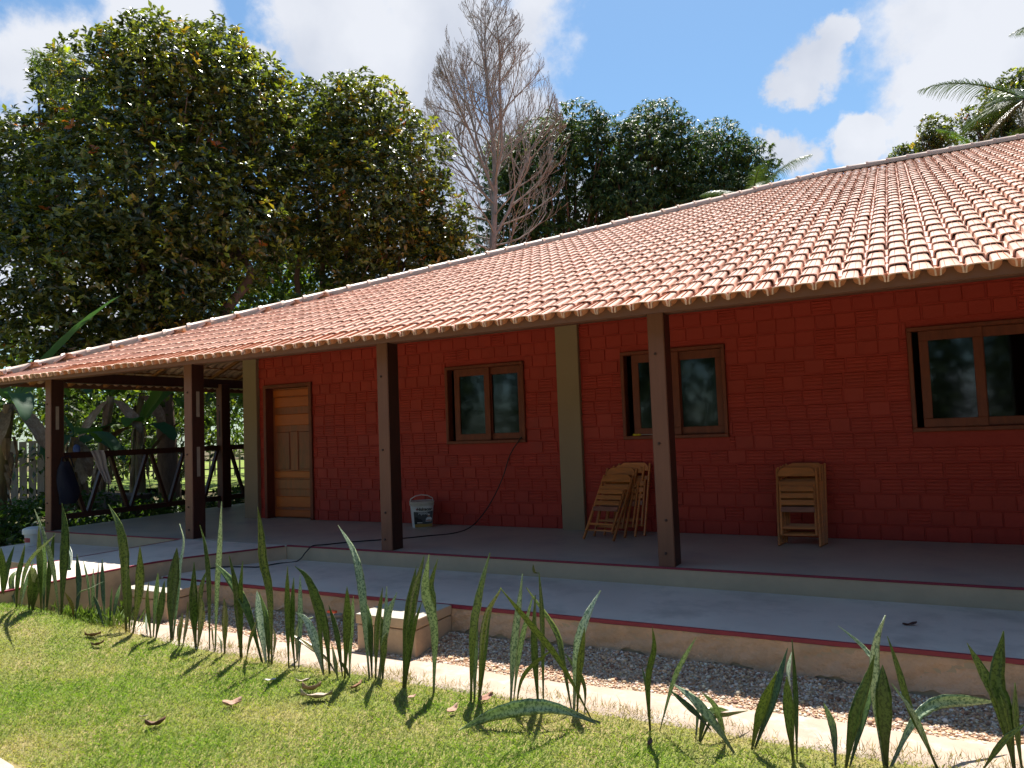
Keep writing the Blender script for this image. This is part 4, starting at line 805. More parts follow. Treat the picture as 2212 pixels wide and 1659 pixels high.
('single thin leaf leaning right',[-1.379,-4.445,-0.454],[([[-1.379,-4.445,-0.484],[-1.271,-4.471,-0.167],[-1.195,-4.505,-0.018],[-1.106,-4.533,0.125]],0.0287,2,215)]),
('sprawling snake plant with flopped leaves spreading left and right',[-1.021,-4.548,-0.452],[([[-1.147,-4.524,-0.481],[-1.148,-4.433,-0.341],[-1.157,-4.345,-0.25]],0.021,0,586),([[-0.903,-4.576,-0.481],[-1.007,-4.581,-0.329],[-1.117,-4.589,-0.203],[-1.229,-4.596,-0.126]],0.0544,2,946),([[-0.991,-4.452,-0.483],[-1.009,-4.553,-0.247],[-1.06,-4.665,-0.122]],0.0339,2,303),([[-1.132,-4.517,-0.481],[-1.094,-4.481,-0.324],[-1.047,-4.433,-0.298],[-0.986,-4.376,-0.307]],0.0453,1,818),([[-1.131,-4.539,-0.481],[-1.062,-4.448,-0.339],[-0.995,-4.351,-0.339],[-0.909,-4.243,-0.347]],0.0306,1,322),([[-1.043,-4.566,-0.356],[-1.132,-4.548,-0.282],[-1.271,-4.559,-0.17]],0.0349,0,540)]),
('pair of leaves leaning right next to the twin dark leaved plant',[-0.853,-4.48,-0.454],[([[-0.857,-4.482,-0.484],[-0.782,-4.522,-0.22],[-0.687,-4.549,-0.009]],0.0547,1,820),([[-0.848,-4.477,-0.484],[-0.736,-4.407,-0.201],[-0.697,-4.366,-0.071],[-0.661,-4.328,0.056]],0.048,0,274)]),
('twin dark leaves close together with a white fold at the top',[-0.623,-4.539,-0.454],[([[-0.633,-4.533,-0.482],[-0.633,-4.583,-0.221],[-0.627,-4.63,-0.0]],0.0552,0,401),([[-0.616,-4.535,-0.485],[-0.616,-4.456,-0.168],[-0.626,-4.382,0.121]],0.0294,0,76),([[-0.622,-4.564,-0.07],[-0.636,-4.498,-0.01],[-0.627,-4.421,0.066]],0.0256,2,286)]),
('small single yellowish leaf in front of the kerb',[-0.432,-4.538,-0.451],[([[-0.432,-4.538,-0.481],[-0.44,-4.456,-0.3],[-0.486,-4.39,-0.191]],0.0375,1,684)]),
('largest snake plant with a glare-painted white hooded leaf at its top',[-0.288,-4.484,-0.454],[([[-0.391,-4.516,-0.483],[-0.325,-4.542,-0.19],[-0.25,-4.56,0.025],[-0.218,-4.594,0.143]],0.065,0,404),([[-0.377,-4.509,-0.48],[-0.288,-4.394,-0.206],[-0.238,-4.292,-0.063]],0.0387,0,130),([[-0.214,-4.421,-0.484],[-0.236,-4.422,-0.065],[-0.222,-4.39,0.138],[-0.167,-4.333,0.276]],0.065,4,275),([[-0.205,-4.439,-0.481],[-0.199,-4.421,-0.153],[-0.194,-4.396,0.04]],0.0783,0,61),([[-0.216,-4.365,-0.483],[-0.225,-4.362,0.004],[-0.257,-4.344,0.071],[-0.307,-4.335,0.127],[-0.395,-4.348,0.205]],0.0291,2,704),([[0.034,-4.345,-0.483],[-0.075,-4.402,-0.19],[-0.122,-4.423,0.023],[-0.16,-4.437,0.197]],0.037,0,582),([[0.024,-4.339,-0.484],[-0.064,-4.409,-0.198],[-0.154,-4.475,-0.022]],0.0346,2,413),([[-0.2,-4.436,-0.484],[-0.09,-4.345,-0.274],[-0.013,-4.264,-0.199],[0.091,-4.164,-0.177],[0.311,-3.999,-0.208]],0.0646,2,223)]),
('rightmost snake plant with a tall leaf curving right at the photo edge',[0.345,-4.269,-0.451],[([[0.35,-4.266,-0.481],[0.329,-4.256,-0.163],[0.301,-4.24,-0.023],[0.354,-4.187,0.209]],0.0784,0,216),([[0.358,-4.262,-0.482],[0.306,-4.254,-0.138],[0.259,-4.23,-0.013],[0.191,-4.22,0.142]],0.0567,1,13),([[0.382,-4.249,-0.483],[0.369,-4.251,-0.189],[0.382,-4.233,-0.027]],0.0362,0,263),([[0.201,-4.278,-0.48],[0.311,-4.309,-0.289],[0.409,-4.343,-0.173]],0.0307,1,829)]),
]
# ================================================================ VEGETATION
def unit(v): return v/np.maximum(np.linalg.norm(v, axis=-1, keepdims=True), 1e-6)
def leaf_cloud(P, D, Nn, Ls, Wr, col, fold=.12, wide=.55, curve=.0):
    """P base, D direction, Nn rough normal -> verts, tris, colours (5 verts, 4 triangles each)"""
    D = unit(D); Sd = unit(np.cross(D, Nn)); Nn = np.cross(Sd, D); Ls = Ls[:, None]; w = Ls*Wr*.5
    V = np.empty((len(P), 5, 3), np.float32)
    V[:, 0] = P; V[:, 4] = P+D*Ls-Nn*Ls*curve
    V[:, 1] = P+D*Ls*wide+Sd*w+Nn*w*fold*2; V[:, 2] = P+D*Ls*wide-Sd*w+Nn*w*fold*2; V[:, 3] = P+D*Ls*(wide*.95)
    b = (np.arange(len(P))*5)[:, None]
    F = np.concatenate([b+np.array([[0, 3, 1]]), b+np.array([[0, 2, 3]]), b+np.array([[3, 4, 1]]), b+np.array([[3, 2, 4]])])
    return V.reshape(-1, 3), F, np.repeat(col, 5, 0)
def pick_cols(rg, n, pal, wts, jit=.18):
    c = np.array(pal)[rg.choice(len(pal), n, p=np.array(wts)/sum(wts))]; return np.clip(c*rg.uniform(1-jit, 1+jit, (n, 1))*rg.uniform(.94, 1.06, (n, 3)), 0, 1)
GREENS = [(.045, .060, .024), (.080, .098, .034), (.16, .18, .040), (.32, .33, .05), (.30, .20, .04), (.36, .10, .028)]
def crown_points(rg, lobes, per_m2, inner=.35):
    P, O = [], []
    lob = np.array(lobes, float)
    for x, y, z, r in lob:
        n = int(per_m2*4*math.pi*r*r)
        d = unit(rg.normal(size=(n, 3))); rad = r*np.where(rg.random(n) < inner, rg.uniform(.35, .85, n), rg.uniform(.85, 1.06, n))
        # shoots poke out here and there
        rad = rad*(1+.10*np.sin(d[:, 0]*9+x)*np.sin(d[:, 1]*8+y)*np.sin(d[:, 2]*7+z))
        p = np.array([x, y, z])+d*rad[:, None]*np.array([1, 1, .95]); P.append(p); O.append(d)
    P, O = np.concatenate(P), np.concatenate(O); keep = np.ones(len(P), bool)
    for x, y, z, r in lob: keep &= ~((np.linalg.norm(P-np.array([x, y, z]), axis=1) < r*.30))
    return P[keep], O[keep]
def rosette_tree(name, label, lobes, base, trunk_r, seed, per=26, leaf=.20, pal=GREENS, wts=(4, 4, 3.4, 1.3, .6, .07), nleaf=6, limbs=None, wr=.44, mat='leaf', bark='bark', group=None, drop=.25, zmin=None):
    rg = np.random.default_rng(seed)
    C, O = crown_points(rg, lobes, per)
    if zmin is not None: k = C[:, 2] > zmin; C, O = C[k], O[k]
    C = np.repeat(C, nleaf, 0); O = np.repeat(O, nleaf, 0); n = len(C)
    ax = unit(O*.55+np.array([0, 0, .75])+rg.normal(size=(n, 3))*.25)
    t1 = unit(np.cross(ax, rg.normal(size=(n, 3)))); sp = rg.uniform(.5, 1.3, (n, 1))
    D = unit(ax*(1.15-sp*.75)+t1*sp+np.array([0, 0, -drop])*rg.random((n, 1)))
    Nn = unit(ax+rg.normal(size=(n, 3))*.35)
    cl = pick_cols(rg, n//nleaf+1, pal, wts, .25); cl = np.repeat(cl, nleaf, 0)[:n]*rg.uniform(.8, 1.2, (n, 1))
    V, F, c = leaf_cloud(C+rg.normal(size=(n, 3))*.03, D, Nn, leaf*rg.uniform(.65, 1.2, n), wr, cl, wide=.6, curve=.12)
    root = empty(name, base); tag(root, label, 'tree', group)
    Vl = V-np.array(base)
    link('crown', np_mesh('crown', Vl, F, MT[mat], False, c), root)
    m = MB(); b = Vector(base); lob = [Vector(q[:3]) for q in lobes]; q_r = {id(v): lb_[3] for v, lb_ in zip(lob, lobes)}; cen = sum(lob, Vector())/len(lob); fork = Vector((b.x+(cen.x-b.x)*.35, b.y+(cen.y-b.y)*.35, b.z+(min(q.z for q in lob)-b.z)*.72))
    r0 = random.Random(seed); mid = (b+fork)/2+Vector((r0.uniform(-.2, .2), r0.uniform(-.2, .2), 0))
    tm = MB().tube(cat([Vector((0, 0, -.3)), mid-b, fork-b], 4), list(np.linspace(trunk_r*1.25, trunk_r*.8, 9)), 9)
    tm.build('trunk', MT[bark], root, smooth=True)
    for q in lob:
        k1 = fork.lerp(q, .5)+Vector((r0.uniform(-.3, .3), r0.uniform(-.3, .3), r0.uniform(-.1, .4)))
        pts = cat([fork-b, k1-b, q-b], 4); m.tube(pts, list(np.linspace(trunk_r*.55, trunk_r*.12, len(pts))), 6)
        for _ in range(5):
            e = q+Vector((r0.gauss(0, 1), r0.gauss(0, 1), r0.gauss(0, .7)))*.42*q_r[id(q)]; m.tube([k1.lerp(q, r0.uniform(.3, 1))-b, (k1+e)/2-b+Vector((0, 0, .1)), e-b], [trunk_r*.16, trunk_r*.10, trunk_r*.05], 5)
    for a, c_, r1 in (limbs or []): m.tube(cat([Vector(p)-b for p in a], 4), list(np.linspace(c_, r1, (len(a)-1)*4+1)), 7)
    m.build('branches', MT[bark], root, smooth=True); return root
T1 = [(-19.07, 2.29, 7.78, 2.04), (-17.61, 2.92, 10.06, 1.68), (-15.79, 2.74, 10.41, 1.31), (-16.07, 4.3, 10.27, 1.85), (-16.27, 2.68, 7.37, 2.27), (-17.4, 1.65, 5.28, 1.88), (-15.55, 5.21, 9.45, 1.77), (-15.32, 4.36, 6.9, 1.92), (-19.64, 1.91, 8.89, 0.96), (-16.1, 2.92, 5.31, 1.7), (-15.4, 5.76, 10.92, 1.03), (-15.96, 4.83, 11.86, 0.82), (-19.01, 1.25, 6.8, 1.02), (-15.24, 5.53, 7.16, 1.14), (-17.6, 1.2, 4.0, 1.3), (-15.6, 3.4, 4.4, 1.0)]
T2 = [(-14.64, 7.9, 10.43, 1.53), (-13.71, 8.39, 10.67, 1.32), (-12.99, 8.86, 9.39, 1.53), (-12.52, 9.79, 7.84, 1.21), (-13.72, 7.98, 8.16, 2.04), (-15.98, 7.74, 10.54, 1.56), (-14.58, 6.98, 7.79, 1.72), (-13.02, 9.01, 7.03, 1.25), (-13.74, 7.53, 6.3, 1.06), (-12.2, 10.02, 6.97, 0.85), (-12.6, 9.4, 6.0, 1.0), (-13.6, 8.0, 5.3, 1.1), (-11.9, 10.2, 6.0, .8)]
rosette_tree('broadleaf_tree', 'tallest dense tree with glossy dark leaves behind the left veranda', T1, (-17.2, 4.2, -.45), .24, 21, per=25, leaf=.205,
    limbs=[([(-17.0, 4.2, 3.0), (-15.3, 4.4, 4.6), (-14.9, 4.9, 5.6), (-15.6, 4.9, 6.4)], .17, .07)], group='big trees behind the house', zmin=2.6)
rosette_tree('broadleaf_tree', 'lower dense tree with yellowing leaves between the tallest tree and the bare tree', T2, (-14.6, 8.6, -.45), .20, 22, per=23, leaf=.21, wts=(3.2, 3.6, 3.2, 1.5, 1.1, .12),
    limbs=[([(-14.7, 8.3, 2.5), (-14.9, 7.6, 5.4), (-14.6, 7.4, 7.5)], .13, .06), ([(-14.4, 8.3, 2.5), (-14.0, 7.5, 5.4), (-13.9, 7.6, 7.2)], .10, .05), ([(-14.9, 8.3, 2.5), (-15.5, 7.2, 5.4), (-15.2, 7.2, 7.2)], .12, .06)], group='big trees behind the house', zmin=3.4)
F1 = [(-25.9, 6.1, 14.3, 0.7), (-25.5, 6.3, 14.7, 0.5), (-26.3, 5.8, 14.9, 0.35), (-25.2, 6.6, 13.6, .8)]
rosette_tree('feathery_tree', 'pale feathery tree top poking out behind the left of the tallest tree', F1, (-26.0, 6.0, -.45), .16, 23, per=42, leaf=.17, wr=.26, pal=[(.10, .15, .05), (.15, .19, .07), (.07, .11, .035)], wts=(1, 1, 1), mat='leaf_soft', drop=.8)
# mango trees: drooping narrow leaves over dark stems
def mango(label, lobes, base, seed):
    rg = np.random.default_rng(seed); C, O = crown_points(rg, [(a, b_, c, d*1.14) for a, b_, c, d in lobes], 12, .42)
    nl = 11; C = np.repeat(C, nl, 0); O = np.repeat(O, nl, 0); n = len(C)
    h = unit(rg.normal(size=(n, 3))*np.array([1, 1, .25])); D = unit(h*.75+O*.45+np.array([0, 0, -.75])*rg.uniform(.3, 1.3, (n, 1)))
    Nn = unit(O+np.array([0, 0, .6])+rg.normal(size=(n, 3))*.3)
    cl = pick_cols(rg, n, [(.034, .062, .020), (.052, .092, .025), (.095, .145, .035), (.17, .21, .045)], (4, 4, 2.4, .7))
    V, F, c = leaf_cloud(C, D, Nn, .29*rg.uniform(.7, 1.25, n), .24, cl, wide=.45, curve=.25)
    root = empty('mango_tree', base); tag(root, label, 'tree', 'mango trees behind the roof')
    link('crown', np_mesh('crown', V-np.array(base), F, MT['leaf_mango'], False, c), root)
    b = Vector(base); r0 = random.Random(seed); MB().tube(cat([(0, 0, -.2), (r0.uniform(-.3, .3), 0, 3.2), (r0.uniform(-.3, .3), 0, 6.4)], 4), list(np.linspace(.36, .24, 9)), 9).build('trunk', MT['bark_red'], root, smooth=True)
    m = MB()
    for q in lobes:
        q = Vector(q[:3])-b
        for _ in range(4):
            e = q+Vector((r0.gauss(0, .5), r0.gauss(0, .5), min(.6, r0.gauss(0, .5)))); s = Vector((0, 0, r0.uniform(4.6, 6.3)))
            m.tube(cat([s, s.lerp(e, .5)+Vector((r0.gauss(0, .3), r0.gauss(0, .3), -.2)), e], 4), list(np.linspace(.13, .03, 9)), 5)
    m.build('branches', MT['bark_red'], root, smooth=True)
mango('mango tree with a domed crown directly behind the bare tree', [(-13.97, 24.95, 15.96, 1.52), (-14.86, 23.44, 14.48, 1.7), (-15.77, 23.07, 12.7, 1.93), (-17.57, 24.19, 15.0, 1.3), (-12.59, 25.76, 14.97, 1.63), (-17.3, 23.5, 11.0, 1.4), (-13.3, 25, 12.0, 1.5), (-15.2, 24, 10.6, 1.5), (-16.4, 23.6, 14.2, 1.5)], (-14.6, 24.6, -.45), 31)
mango('middle mango tree with the highest dome right of the bare tree', [(-10.54, 27.91, 16.31, 1.49), (-11.16, 26.55, 14.67, 1.75), (-9.58, 28.53, 14.83, 1.68), (-11.59, 25.34, 12.3, 1.7), (-9.7, 28, 11.9, 1.4), (-12.2, 26, 13.0, 1.5), (-10.8, 27, 11.0, 1.3)], (-10.6, 27.4, -.45), 32)
mango('rightmost mango tree with its crown stepping down to the roof', [(-8.18, 30.37, 15.49, 1.62), (-6.82, 31.15, 14.69, 1.4), (-6.25, 31.55, 13.44, 0.95), (-9.07, 28.94, 12.77, 1.92), (-7.17, 29.96, 12.69, 1.44)], (-7.9, 30.2, -.45), 33)
# small trees at the right, above the ridge
rosette_tree('small_tree', 'small dark tree standing apart above the ridge left of the palms', [(1.56, 23.33, 12.06, 0.57), (1.23, 23.17, 11.60, 0.40), (1.80, 23.47, 11.5, 0.44), (1.5, 23.3, 11.1, .4)], (1.5, 23.4, -.45), .12, 41, per=42, leaf=.17, wr=.36, group='small trees at the right above the ridge')
rosette_tree('small_tree', 'bushy tree behind the palm at the right photo edge', [(3.19, 26.41, 13.05, 0.75), (4.23, 26.92, 13.76, 0.95), (4.9, 27.32, 13.2, 1.4), (3.64, 26.7, 12.2, 1.0), (4.6, 27.2, 14.6, .6)], (4.2, 27, -.45), .18, 42, per=26, leaf=.19, wr=.4, wts=(4, 4, 2, .6, .9, .2), group='small trees at the right above the ridge')
rosette_tree('small_tree', 'low treetop just showing over the ridge left of the dark tree', [(0.49, 28.38, 12.75, 0.55), (0.96, 28.62, 13.0, 0.37), (.2, 28.3, 12.4, .4)], (.6, 28.5, -.45), .12, 43, per=36, leaf=.2, wr=.36, group='small trees at the right above the ridge')
# bare tree --------------------------------------------------------
def bare_tree():
    r = random.Random(12); b = Vector((-13.15, 14.57, -.45)); root = empty('bare_tree', b); tag(root, 'tall leafless tree with a fine egg shaped crown of twigs', 'tree')
    H = 17.95
    def axis(z): t = z/H; return Vector((.10*math.sin(z*.7)+.35*t, .08*math.cos(z*.6)-.2*t, z))
    MB().tube([axis(z) for z in np.linspace(-.2, 17.6, 26)], list(np.linspace(.24, .09, 17))+list(np.linspace(.08, .012, 9)), 8).build('trunk', MT['bark_bare'], root, smooth=True)
    m = MB()
    def width(z):                       # half width of the crown at a height
        return float(np.interp(z, [6.0, 8.9, 10.3, 11.9, 13.2, 14.9, 16.5, 17.5, 18.1], [1.4, 2.2, 2.7, 2.85, 2.45, 2.05, 1.5, 1.0, .3]))
    def grow(p, d, ln, rad, lvl, up):
        n = 5 if lvl < 2 else 4; pts = [p]; q = p.copy(); dd = d.copy()
        for i in range(n):
            dd = (dd+Vector((r.gauss(0, .13), r.gauss(0, .13), up*(.4+i*.35)+r.gauss(0, .05)))).normalized(); q2 = q+dd*ln/n
            if math.hypot(q2.x-.2, q2.y) > width(q2.z)*1.08 or q2.z > H: break
            q = q2; pts.append(q)
        if len(pts) < 2: return
        m.tube(pts, list(np.linspace(rad, max(.006, rad*.45), len(pts))), 5 if lvl < 2 else 3, caps=False)
        if lvl >= 4: return
        k = (9, 6, 4, 2)[lvl]
        for j in range(k):
            t = .18+.8*(j+r.random())/k; i = min(len(pts)-2, int(t*(len(pts)-1))); a = pts[i].lerp(pts[i+1], t*(len(pts)-1)-i); base = (pts[i+1]-pts[i]).normalized()
            s = base.cross(Vector((r.gauss(0, 1), r.gauss(0, 1), r.gauss(0, 1)))).normalized()
            grow(a, (base*(.8 if lvl < 1 else .95)+s*(.8 if lvl < 1 else .55)+Vector((0, 0, .12))).normalized(), ln*r.uniform(.34, .55), max(.0055, rad*.42), lvl+1, .16)
    for k in range(46):
        z = 6.7+9.8*(k/45); a = k*2.4+r.uniform(-.35, .35); p = axis(z); tt = (z-6.7)/9.8; el = R(8+52*tt+r.uniform(-8, 8)); w = width(min(17.5, z+.5+1.0*tt))
        grow(p, Vector((math.cos(a)*math.cos(el), math.sin(a)*math.cos(el), math.sin(el))).normalized(), max(.9, w/max(.45, math.cos(el))*1.05*r.uniform(.8, 1.1)), (.040-.018*tt), 1, .085-.03*tt)
    for k in range(5):                  # a few upright leaders share the upper crown with the trunk
        a = k*1.35+.5; z = 8.7+k*.55; el = R(r.uniform(56, 66)); grow(axis(z), Vector((math.cos(a)*math.cos(el), math.sin(a)*math.cos(el), math.sin(el))), r.uniform(5.4, 6.6)-k*.2, .062, 0, .07)
    m.build('branches', MT['bark_bare'], root, smooth=True)
bare_tree()
# palms ------------------------------------------------------------
def ribbon_fan(pts, nl, ln, seed, wd=.045, droop=.6, both=True, start=.12):
    rg = random.Random(seed); V, F = [], []; P = [Vector(p) for p in pts]; m = len(P)-1
    for k in range(nl):
        t = start+(1-start)*k/(nl-1); i = min(m-1, int(t*m)); a = P[i].lerp(P[i+1], t*m-i); d = (P[i+1]-P[i]).normalized()
        sd = d.cross(Vector((0, 0, 1))).normalized(); upn = sd.cross(d); L_ = ln*(math.sin(math.pi*min(1, .18+t*.80))**.7)*rg.uniform(.85, 1.1)
        for s in (-1, 1):
            dr = (sd*s*.85+d*.65+upn*rg.uniform(.05, .35)).normalized(); q = a; w = d*wd*.5
            b = len(V); V += [a-w, a+w]
            for st_ in (1, 2, 3):
                dr = (dr+Vector((0, 0, -droop*st_*.28))).normalized(); q = q+dr*L_/3; ww = w*(1-st_/3*.85); V += [q-ww, q+ww]
            F += [(b+2*j, b+2*j+1, b+2*j+3, b+2*j+2) for j in range(3)]
    return V, F
def palm(name, crown, fronds, label, trunk_r=.16, seed=1, col=(.05, .085, .028), group='palms behind the roof'):
    root = empty(name, (crown[0], crown[1], -.45)); tag(root, label, 'palm', group); c = Vector(crown)-root.location
    MB().tube(cat([(.2, 0, -.2), (.12, .05, c.z*.5), c], 5), list(np.linspace(trunk_r*1.2, trunk_r*.8, 11)), 9).build('trunk', MT['bark'], root, smooth=True)
    for i, (az, el, ln, dry) in enumerate(fronds):
        p = c.copy(); d = Vector((math.cos(az)*math.cos(el), math.sin(az)*math.cos(el), math.sin(el))); pts = [p]
        for k in range(9): d = (d+Vector((0, 0, -.028-.030*k*(.5 if el > 0 else .3)))).normalized(); p = p+d*ln/9; pts.append(p)
        V, F = ribbon_fan(pts, 58, ln*.26, seed*50+i, ln*.013, .75)
        mb = MB().tube(pts, list(np.linspace(.035, .008, len(pts))), 5); nb = len(mb.v); mb.add(V, F)
        me = np_mesh('frond', [tuple(v) for v in mb.v], [np.array([f for f in mb.f if len(f) == 4]), np.array([f for f in mb.f if len(f) == 5])], MT['leaf_palm'], False, np.tile(np.array((.17, .12, .045) if dry else col)*random.Random(i+seed).uniform(.75, 1.3), (len(mb.v), 1)))
        link('frond', me, root)
PI = math.pi
palm('palm_tree', (4.35, 22.4, 12.2), [(PI+.28, .55, 3.6, 0), (PI-.5, .1, 2.5, 0), (PI+.9, .0, 2.4, 0), (PI+.5, -.5, 2.0, 1), (PI-.1, -.55, 2.1, 1), (PI+1.3, -.6, 2.0, 1), (-1.3, .1, 2.6, 0), (-.5, .6, 3.2, 0), (.6, .5, 3.2, 0), (1.8, .7, 3.2, 0), (2.4, .3, 2.6, 0), (-1.0, -.5, 2.1, 1)], 'large palm with one long arching frond at the right edge above the ridge', seed=3)
palm('palm_tree', (6.6, 25.2, 15.6), [(PI+.2, .35, 2.4, 0), (PI+.9, .1, 2.3, 0), (PI-.5, .6, 2.3, 0), (-1.2, .3, 2.3, 0), (0, .5, 2.3, 0), (1.3, .5, 2.3, 0)], 'palm mostly outside the frame, its frond tip at the upper right edge', seed=4)
palm('palm_tree', (-5.1, 22.2, 10.3), [(.25, .85, 2.9, 0), (PI-.2, .6, 2.4, 0), (-1.2, .6, 2.4, 0), (1.5, .8, 2.5, 0), (.9, .4, 2.2, 0)], 'palm showing a single comb like frond beside the mango trees', seed=5)
palm('palm_tree', (3.25, 22.6, 10.1), [(PI+.15, 1.0, 2.4, 0), (PI+.9, .55, 1.7, 0), (.3, .9, 1.8, 0), (-1.0, .8, 1.7, 0), (1.6, .9, 1.8, 0)], 'young palm with a bright green frond drooping behind the ridge', seed=6, col=(.10, .19, .04))
r0_ = random.Random(18)
def cloud_obj(name, label, boxes, n, leaf, wr, pal, wts, seed, mat, kind='stuff'):
    rg = np.random.default_rng(seed); Ps = []
    for (cx, cy, cz, rx, ry, rz), k in boxes:
        d = unit(rg.normal(size=(int(n*k), 3)))*rg.uniform(.55, 1.05, (int(n*k), 1))**.6; Ps.append(np.array([cx, cy, cz])+d*np.array([rx, ry, rz]))
    P = np.concatenate(Ps); P = P[P[:, 2] > -.45]; n = len(P); D = unit(rg.normal(size=(n, 3))+np.array([0, 0, -.1])); Nn = unit(rg.normal(size=(n, 3))*.6+np.array([0, 0, 1]))
    V, F, c = leaf_cloud(P, D, Nn, leaf*rg.uniform(.6, 1.3, n), wr, pick_cols(rg, n, pal, wts, .3), curve=.15)
    return tag(link(name, np_mesh(name, V, F, MT[mat], False, c)), label, kind=kind)
# bananas -----------------------------------------------------------
def banana_leaf(base, az, el, ln, wd, droop, seed, torn=.3):
    r = random.Random(seed); p = Vector(base); d = Vector((math.cos(az)*math.cos(el), math.sin(az)*math.cos(el), math.sin(el))); n = 18; pts = [p]
    for k in range(n): d = (d+Vector((0, 0, -droop*(.3+k/n)/n*1.7))).normalized(); p = p+d*ln/n; pts.append(p)
    V, F = [], []; sidev = Vector((-math.sin(az), math.cos(az), 0)); tw = r.uniform(-.4, .4)
    for i, q in enumerate(pts):
        t = i/n; dd = (pts[min(n, i+1)]-pts[max(0, i-1)]).normalized(); s = (sidev-dd*sidev.dot(dd)).normalized(); s = Matrix.Rotation(tw*t, 3, dd) @ s; u = s.cross(dd)
        w = 0.012 if t < .16 else wd*.5*math.sin(PI*min(1, .10+(t-.16)/.84*.90))**.55
        for j in (-1, -.55, 0, .55, 1):
            rip = (1-torn*r.random()*.35) if abs(j) == 1 and w > .05 else 1
            V.append(q+s*w*j*rip+u*(-abs(j)**1.4*w*.28+abs(j)*w*.10)+u*r.uniform(-.012, .012)*abs(j))
    F = [(i*5+k, i*5+k+1, (i+1)*5+k+1, (i+1)*5+k) for i in range(n) for k in range(4)]
    return V, F
def banana(base, h, leaves, label, seed, lean=(0, 0), rad=.11):
    root = empty('banana_plant', base); tag(root, label, 'banana plant', 'banana plants round the left veranda'); r = random.Random(seed); top = Vector((lean[0], lean[1], h))
    MB().tube(cat([(0, 0, -.1), (lean[0]*.3, lean[1]*.3, h*.5), top], 5), list(np.linspace(rad*1.15, rad*.6, 11)), 9).build('stem', material('banana_stem_%d' % seed, (.20, .17, .07), .6, var=(.13, .07, .035), scale=4, stretch=(3, 3, .7)), root, smooth=True)
    m = MB()
    for k in range(16):                                             # hanging dry sheaths
        z = h*r.uniform(.15, 1.0); a = r.uniform(0, 2*PI); c = Vector((lean[0]*(z/h)**1.5, lean[1]*(z/h)**1.5, z)); o = Vector((math.cos(a), math.sin(a), 0)); s = Vector((-o.y, o.x, 0)); l = r.uniform(.25, .6); w = r.uniform(.04, .08)
        q = [c+o*rad*.95, c+o*(rad+.05)+Vector((0, 0, -l*.5)), c+o*(rad+.02+r.uniform(0, .06))+Vector((0, 0, -l))]
        V = []
        for i, p in enumerate(q):
            ww = w*(1, .9, .25)[i]; V += [p-s*ww, p+o*.02, p+s*ww]
        m.add(V, [(0, 1, 4, 3), (1, 2, 5, 4), (3, 4, 7, 6), (4, 5, 8, 7)])
    m.build('dry_sheath', MT['dry_sheath'], root)
    for i, (az, el, ln, wd, dr, tone) in enumerate(leaves):
        V, F = banana_leaf(top, az, el, ln, wd, dr, seed*20+i); cc = {0: (.035, .085, .035), 1: (.075, .14, .028), 2: (.20, .12, .05), 3: (.05, .11, .06)}[tone]
        me = np_mesh('leaf', [tuple(v) for v in V], np.array(F), MT['banana'] if tone != 2 else MT['dry_sheath'], True, np.tile(cc, (len(V), 1))); link('leaf', me, root)
banana((-14.75, -1.25, -.45), 2.55, [(.70, .93, 2.75, .62, .30, 3), (-.3, .5, 1.5, .42, 1.6, 3), (2.0, .7, 1.8, .45, 1.2, 1), (-1.2, .2, 1.4, .40, 1.5, 0), (.9, .1, 1.3, .38, 1.4, 0), (3.0, .7, 1.7, .4, 1.2, 1), (.1, -.4, 1.3, .3, .8, 2), (-.8, -.7, 1.2, .3, .5, 2)], 'banana plant with shaggy dry stem at the far left, leaf reaching over the roof', 1, (.25, .1), .14)
banana((-14.1, -.35, -.45), 1.9, [(-.9, .25, 1.3, .40, 1.5, 0), (.2, .35, 1.3, .42, 1.5, 3), (2.2, .5, 1.3, .4, 1.2, 1), (-.2, -.5, 1.1, .3, .7, 2)], 'shorter banana plant with dark drooping leaves just left of the first post', 2, (.05, .1), .10)
banana((-15.3, 2.0, -.45), 2.1, [(-2.2, .35, 1.35, .5, 1.5, 0), (.45, 1.05, 2.2, .52, .25, 1), (.2, .25, 1.1, .42, 1.2, 0), (1.9, .9, 1.8, .5, .9, 1), (-.9, .6, 1.0, .4, 1.2, 1), (-2.9, .0, 1.0, .3, .8, 2)], 'banana plant with one huge upright leaf behind the rail between the first two posts', 3, (.05, -.05), .12)
banana((-16.1, 1.5, -.45), 2.8, [(.6, .8, 1.8, .5, 1.0, 1), (-2.5, .7, 1.7, .5, 1.1, 0), (2.4, .6, 1.8, .5, 1.0, 1), (-.9, .6, 1.5, .45, 1.2, 0), (.2, -.6, 1.2, .35, .5, 2), (-1.6, -.8, 1.2, .3, .4, 2)], 'banana plant with brown hanging leaves behind the cloth on the rail', 4, (.35, .1), .13)
banana((-14.2, 2.6, -.45), 2.3, [(2.6, .7, 1.8, .5, 1.0, 1), (-.6, .6, 1.5, .45, 1.0, 0), (1.0, .7, 1.7, .45, 1.0, 1), (-2.2, -.6, 1.2, .3, .5, 2)], 'banana plant with a brown stem seen between the first and second posts', 5, (-.35, .1), .12)
banana((-17.3, 3.2, -.45), 3.0, [(-1.0, .6, 1.7, .5, 1.0, 1), (.8, .7, 1.7, .5, 1.0, 0), (2.4, .7, 1.8, .5, 1.0, 0), (-2.4, -.4, 1.3, .4, .6, 2), (0, -.6, 1.2, .35, .5, 2)], 'tall banana plant with broken brown leaves farthest behind the rail', 6, (.2, .1), .12)
banana((-15.2, .55, -.45), 1.7, [(.3, .4, 1.2, .40, 1.4, 0), (-1.2, .5, 1.2, .40, 1.2, 0), (2.2, .6, 1.2, .4, 1.1, 0), (-.5, -.7, 1.0, .3, .5, 2), (1.5, -.7, 1.0, .3, .5, 2)], 'short ragged banana plant low behind the rail beside the first post', 7, (-.1, .1), .13)
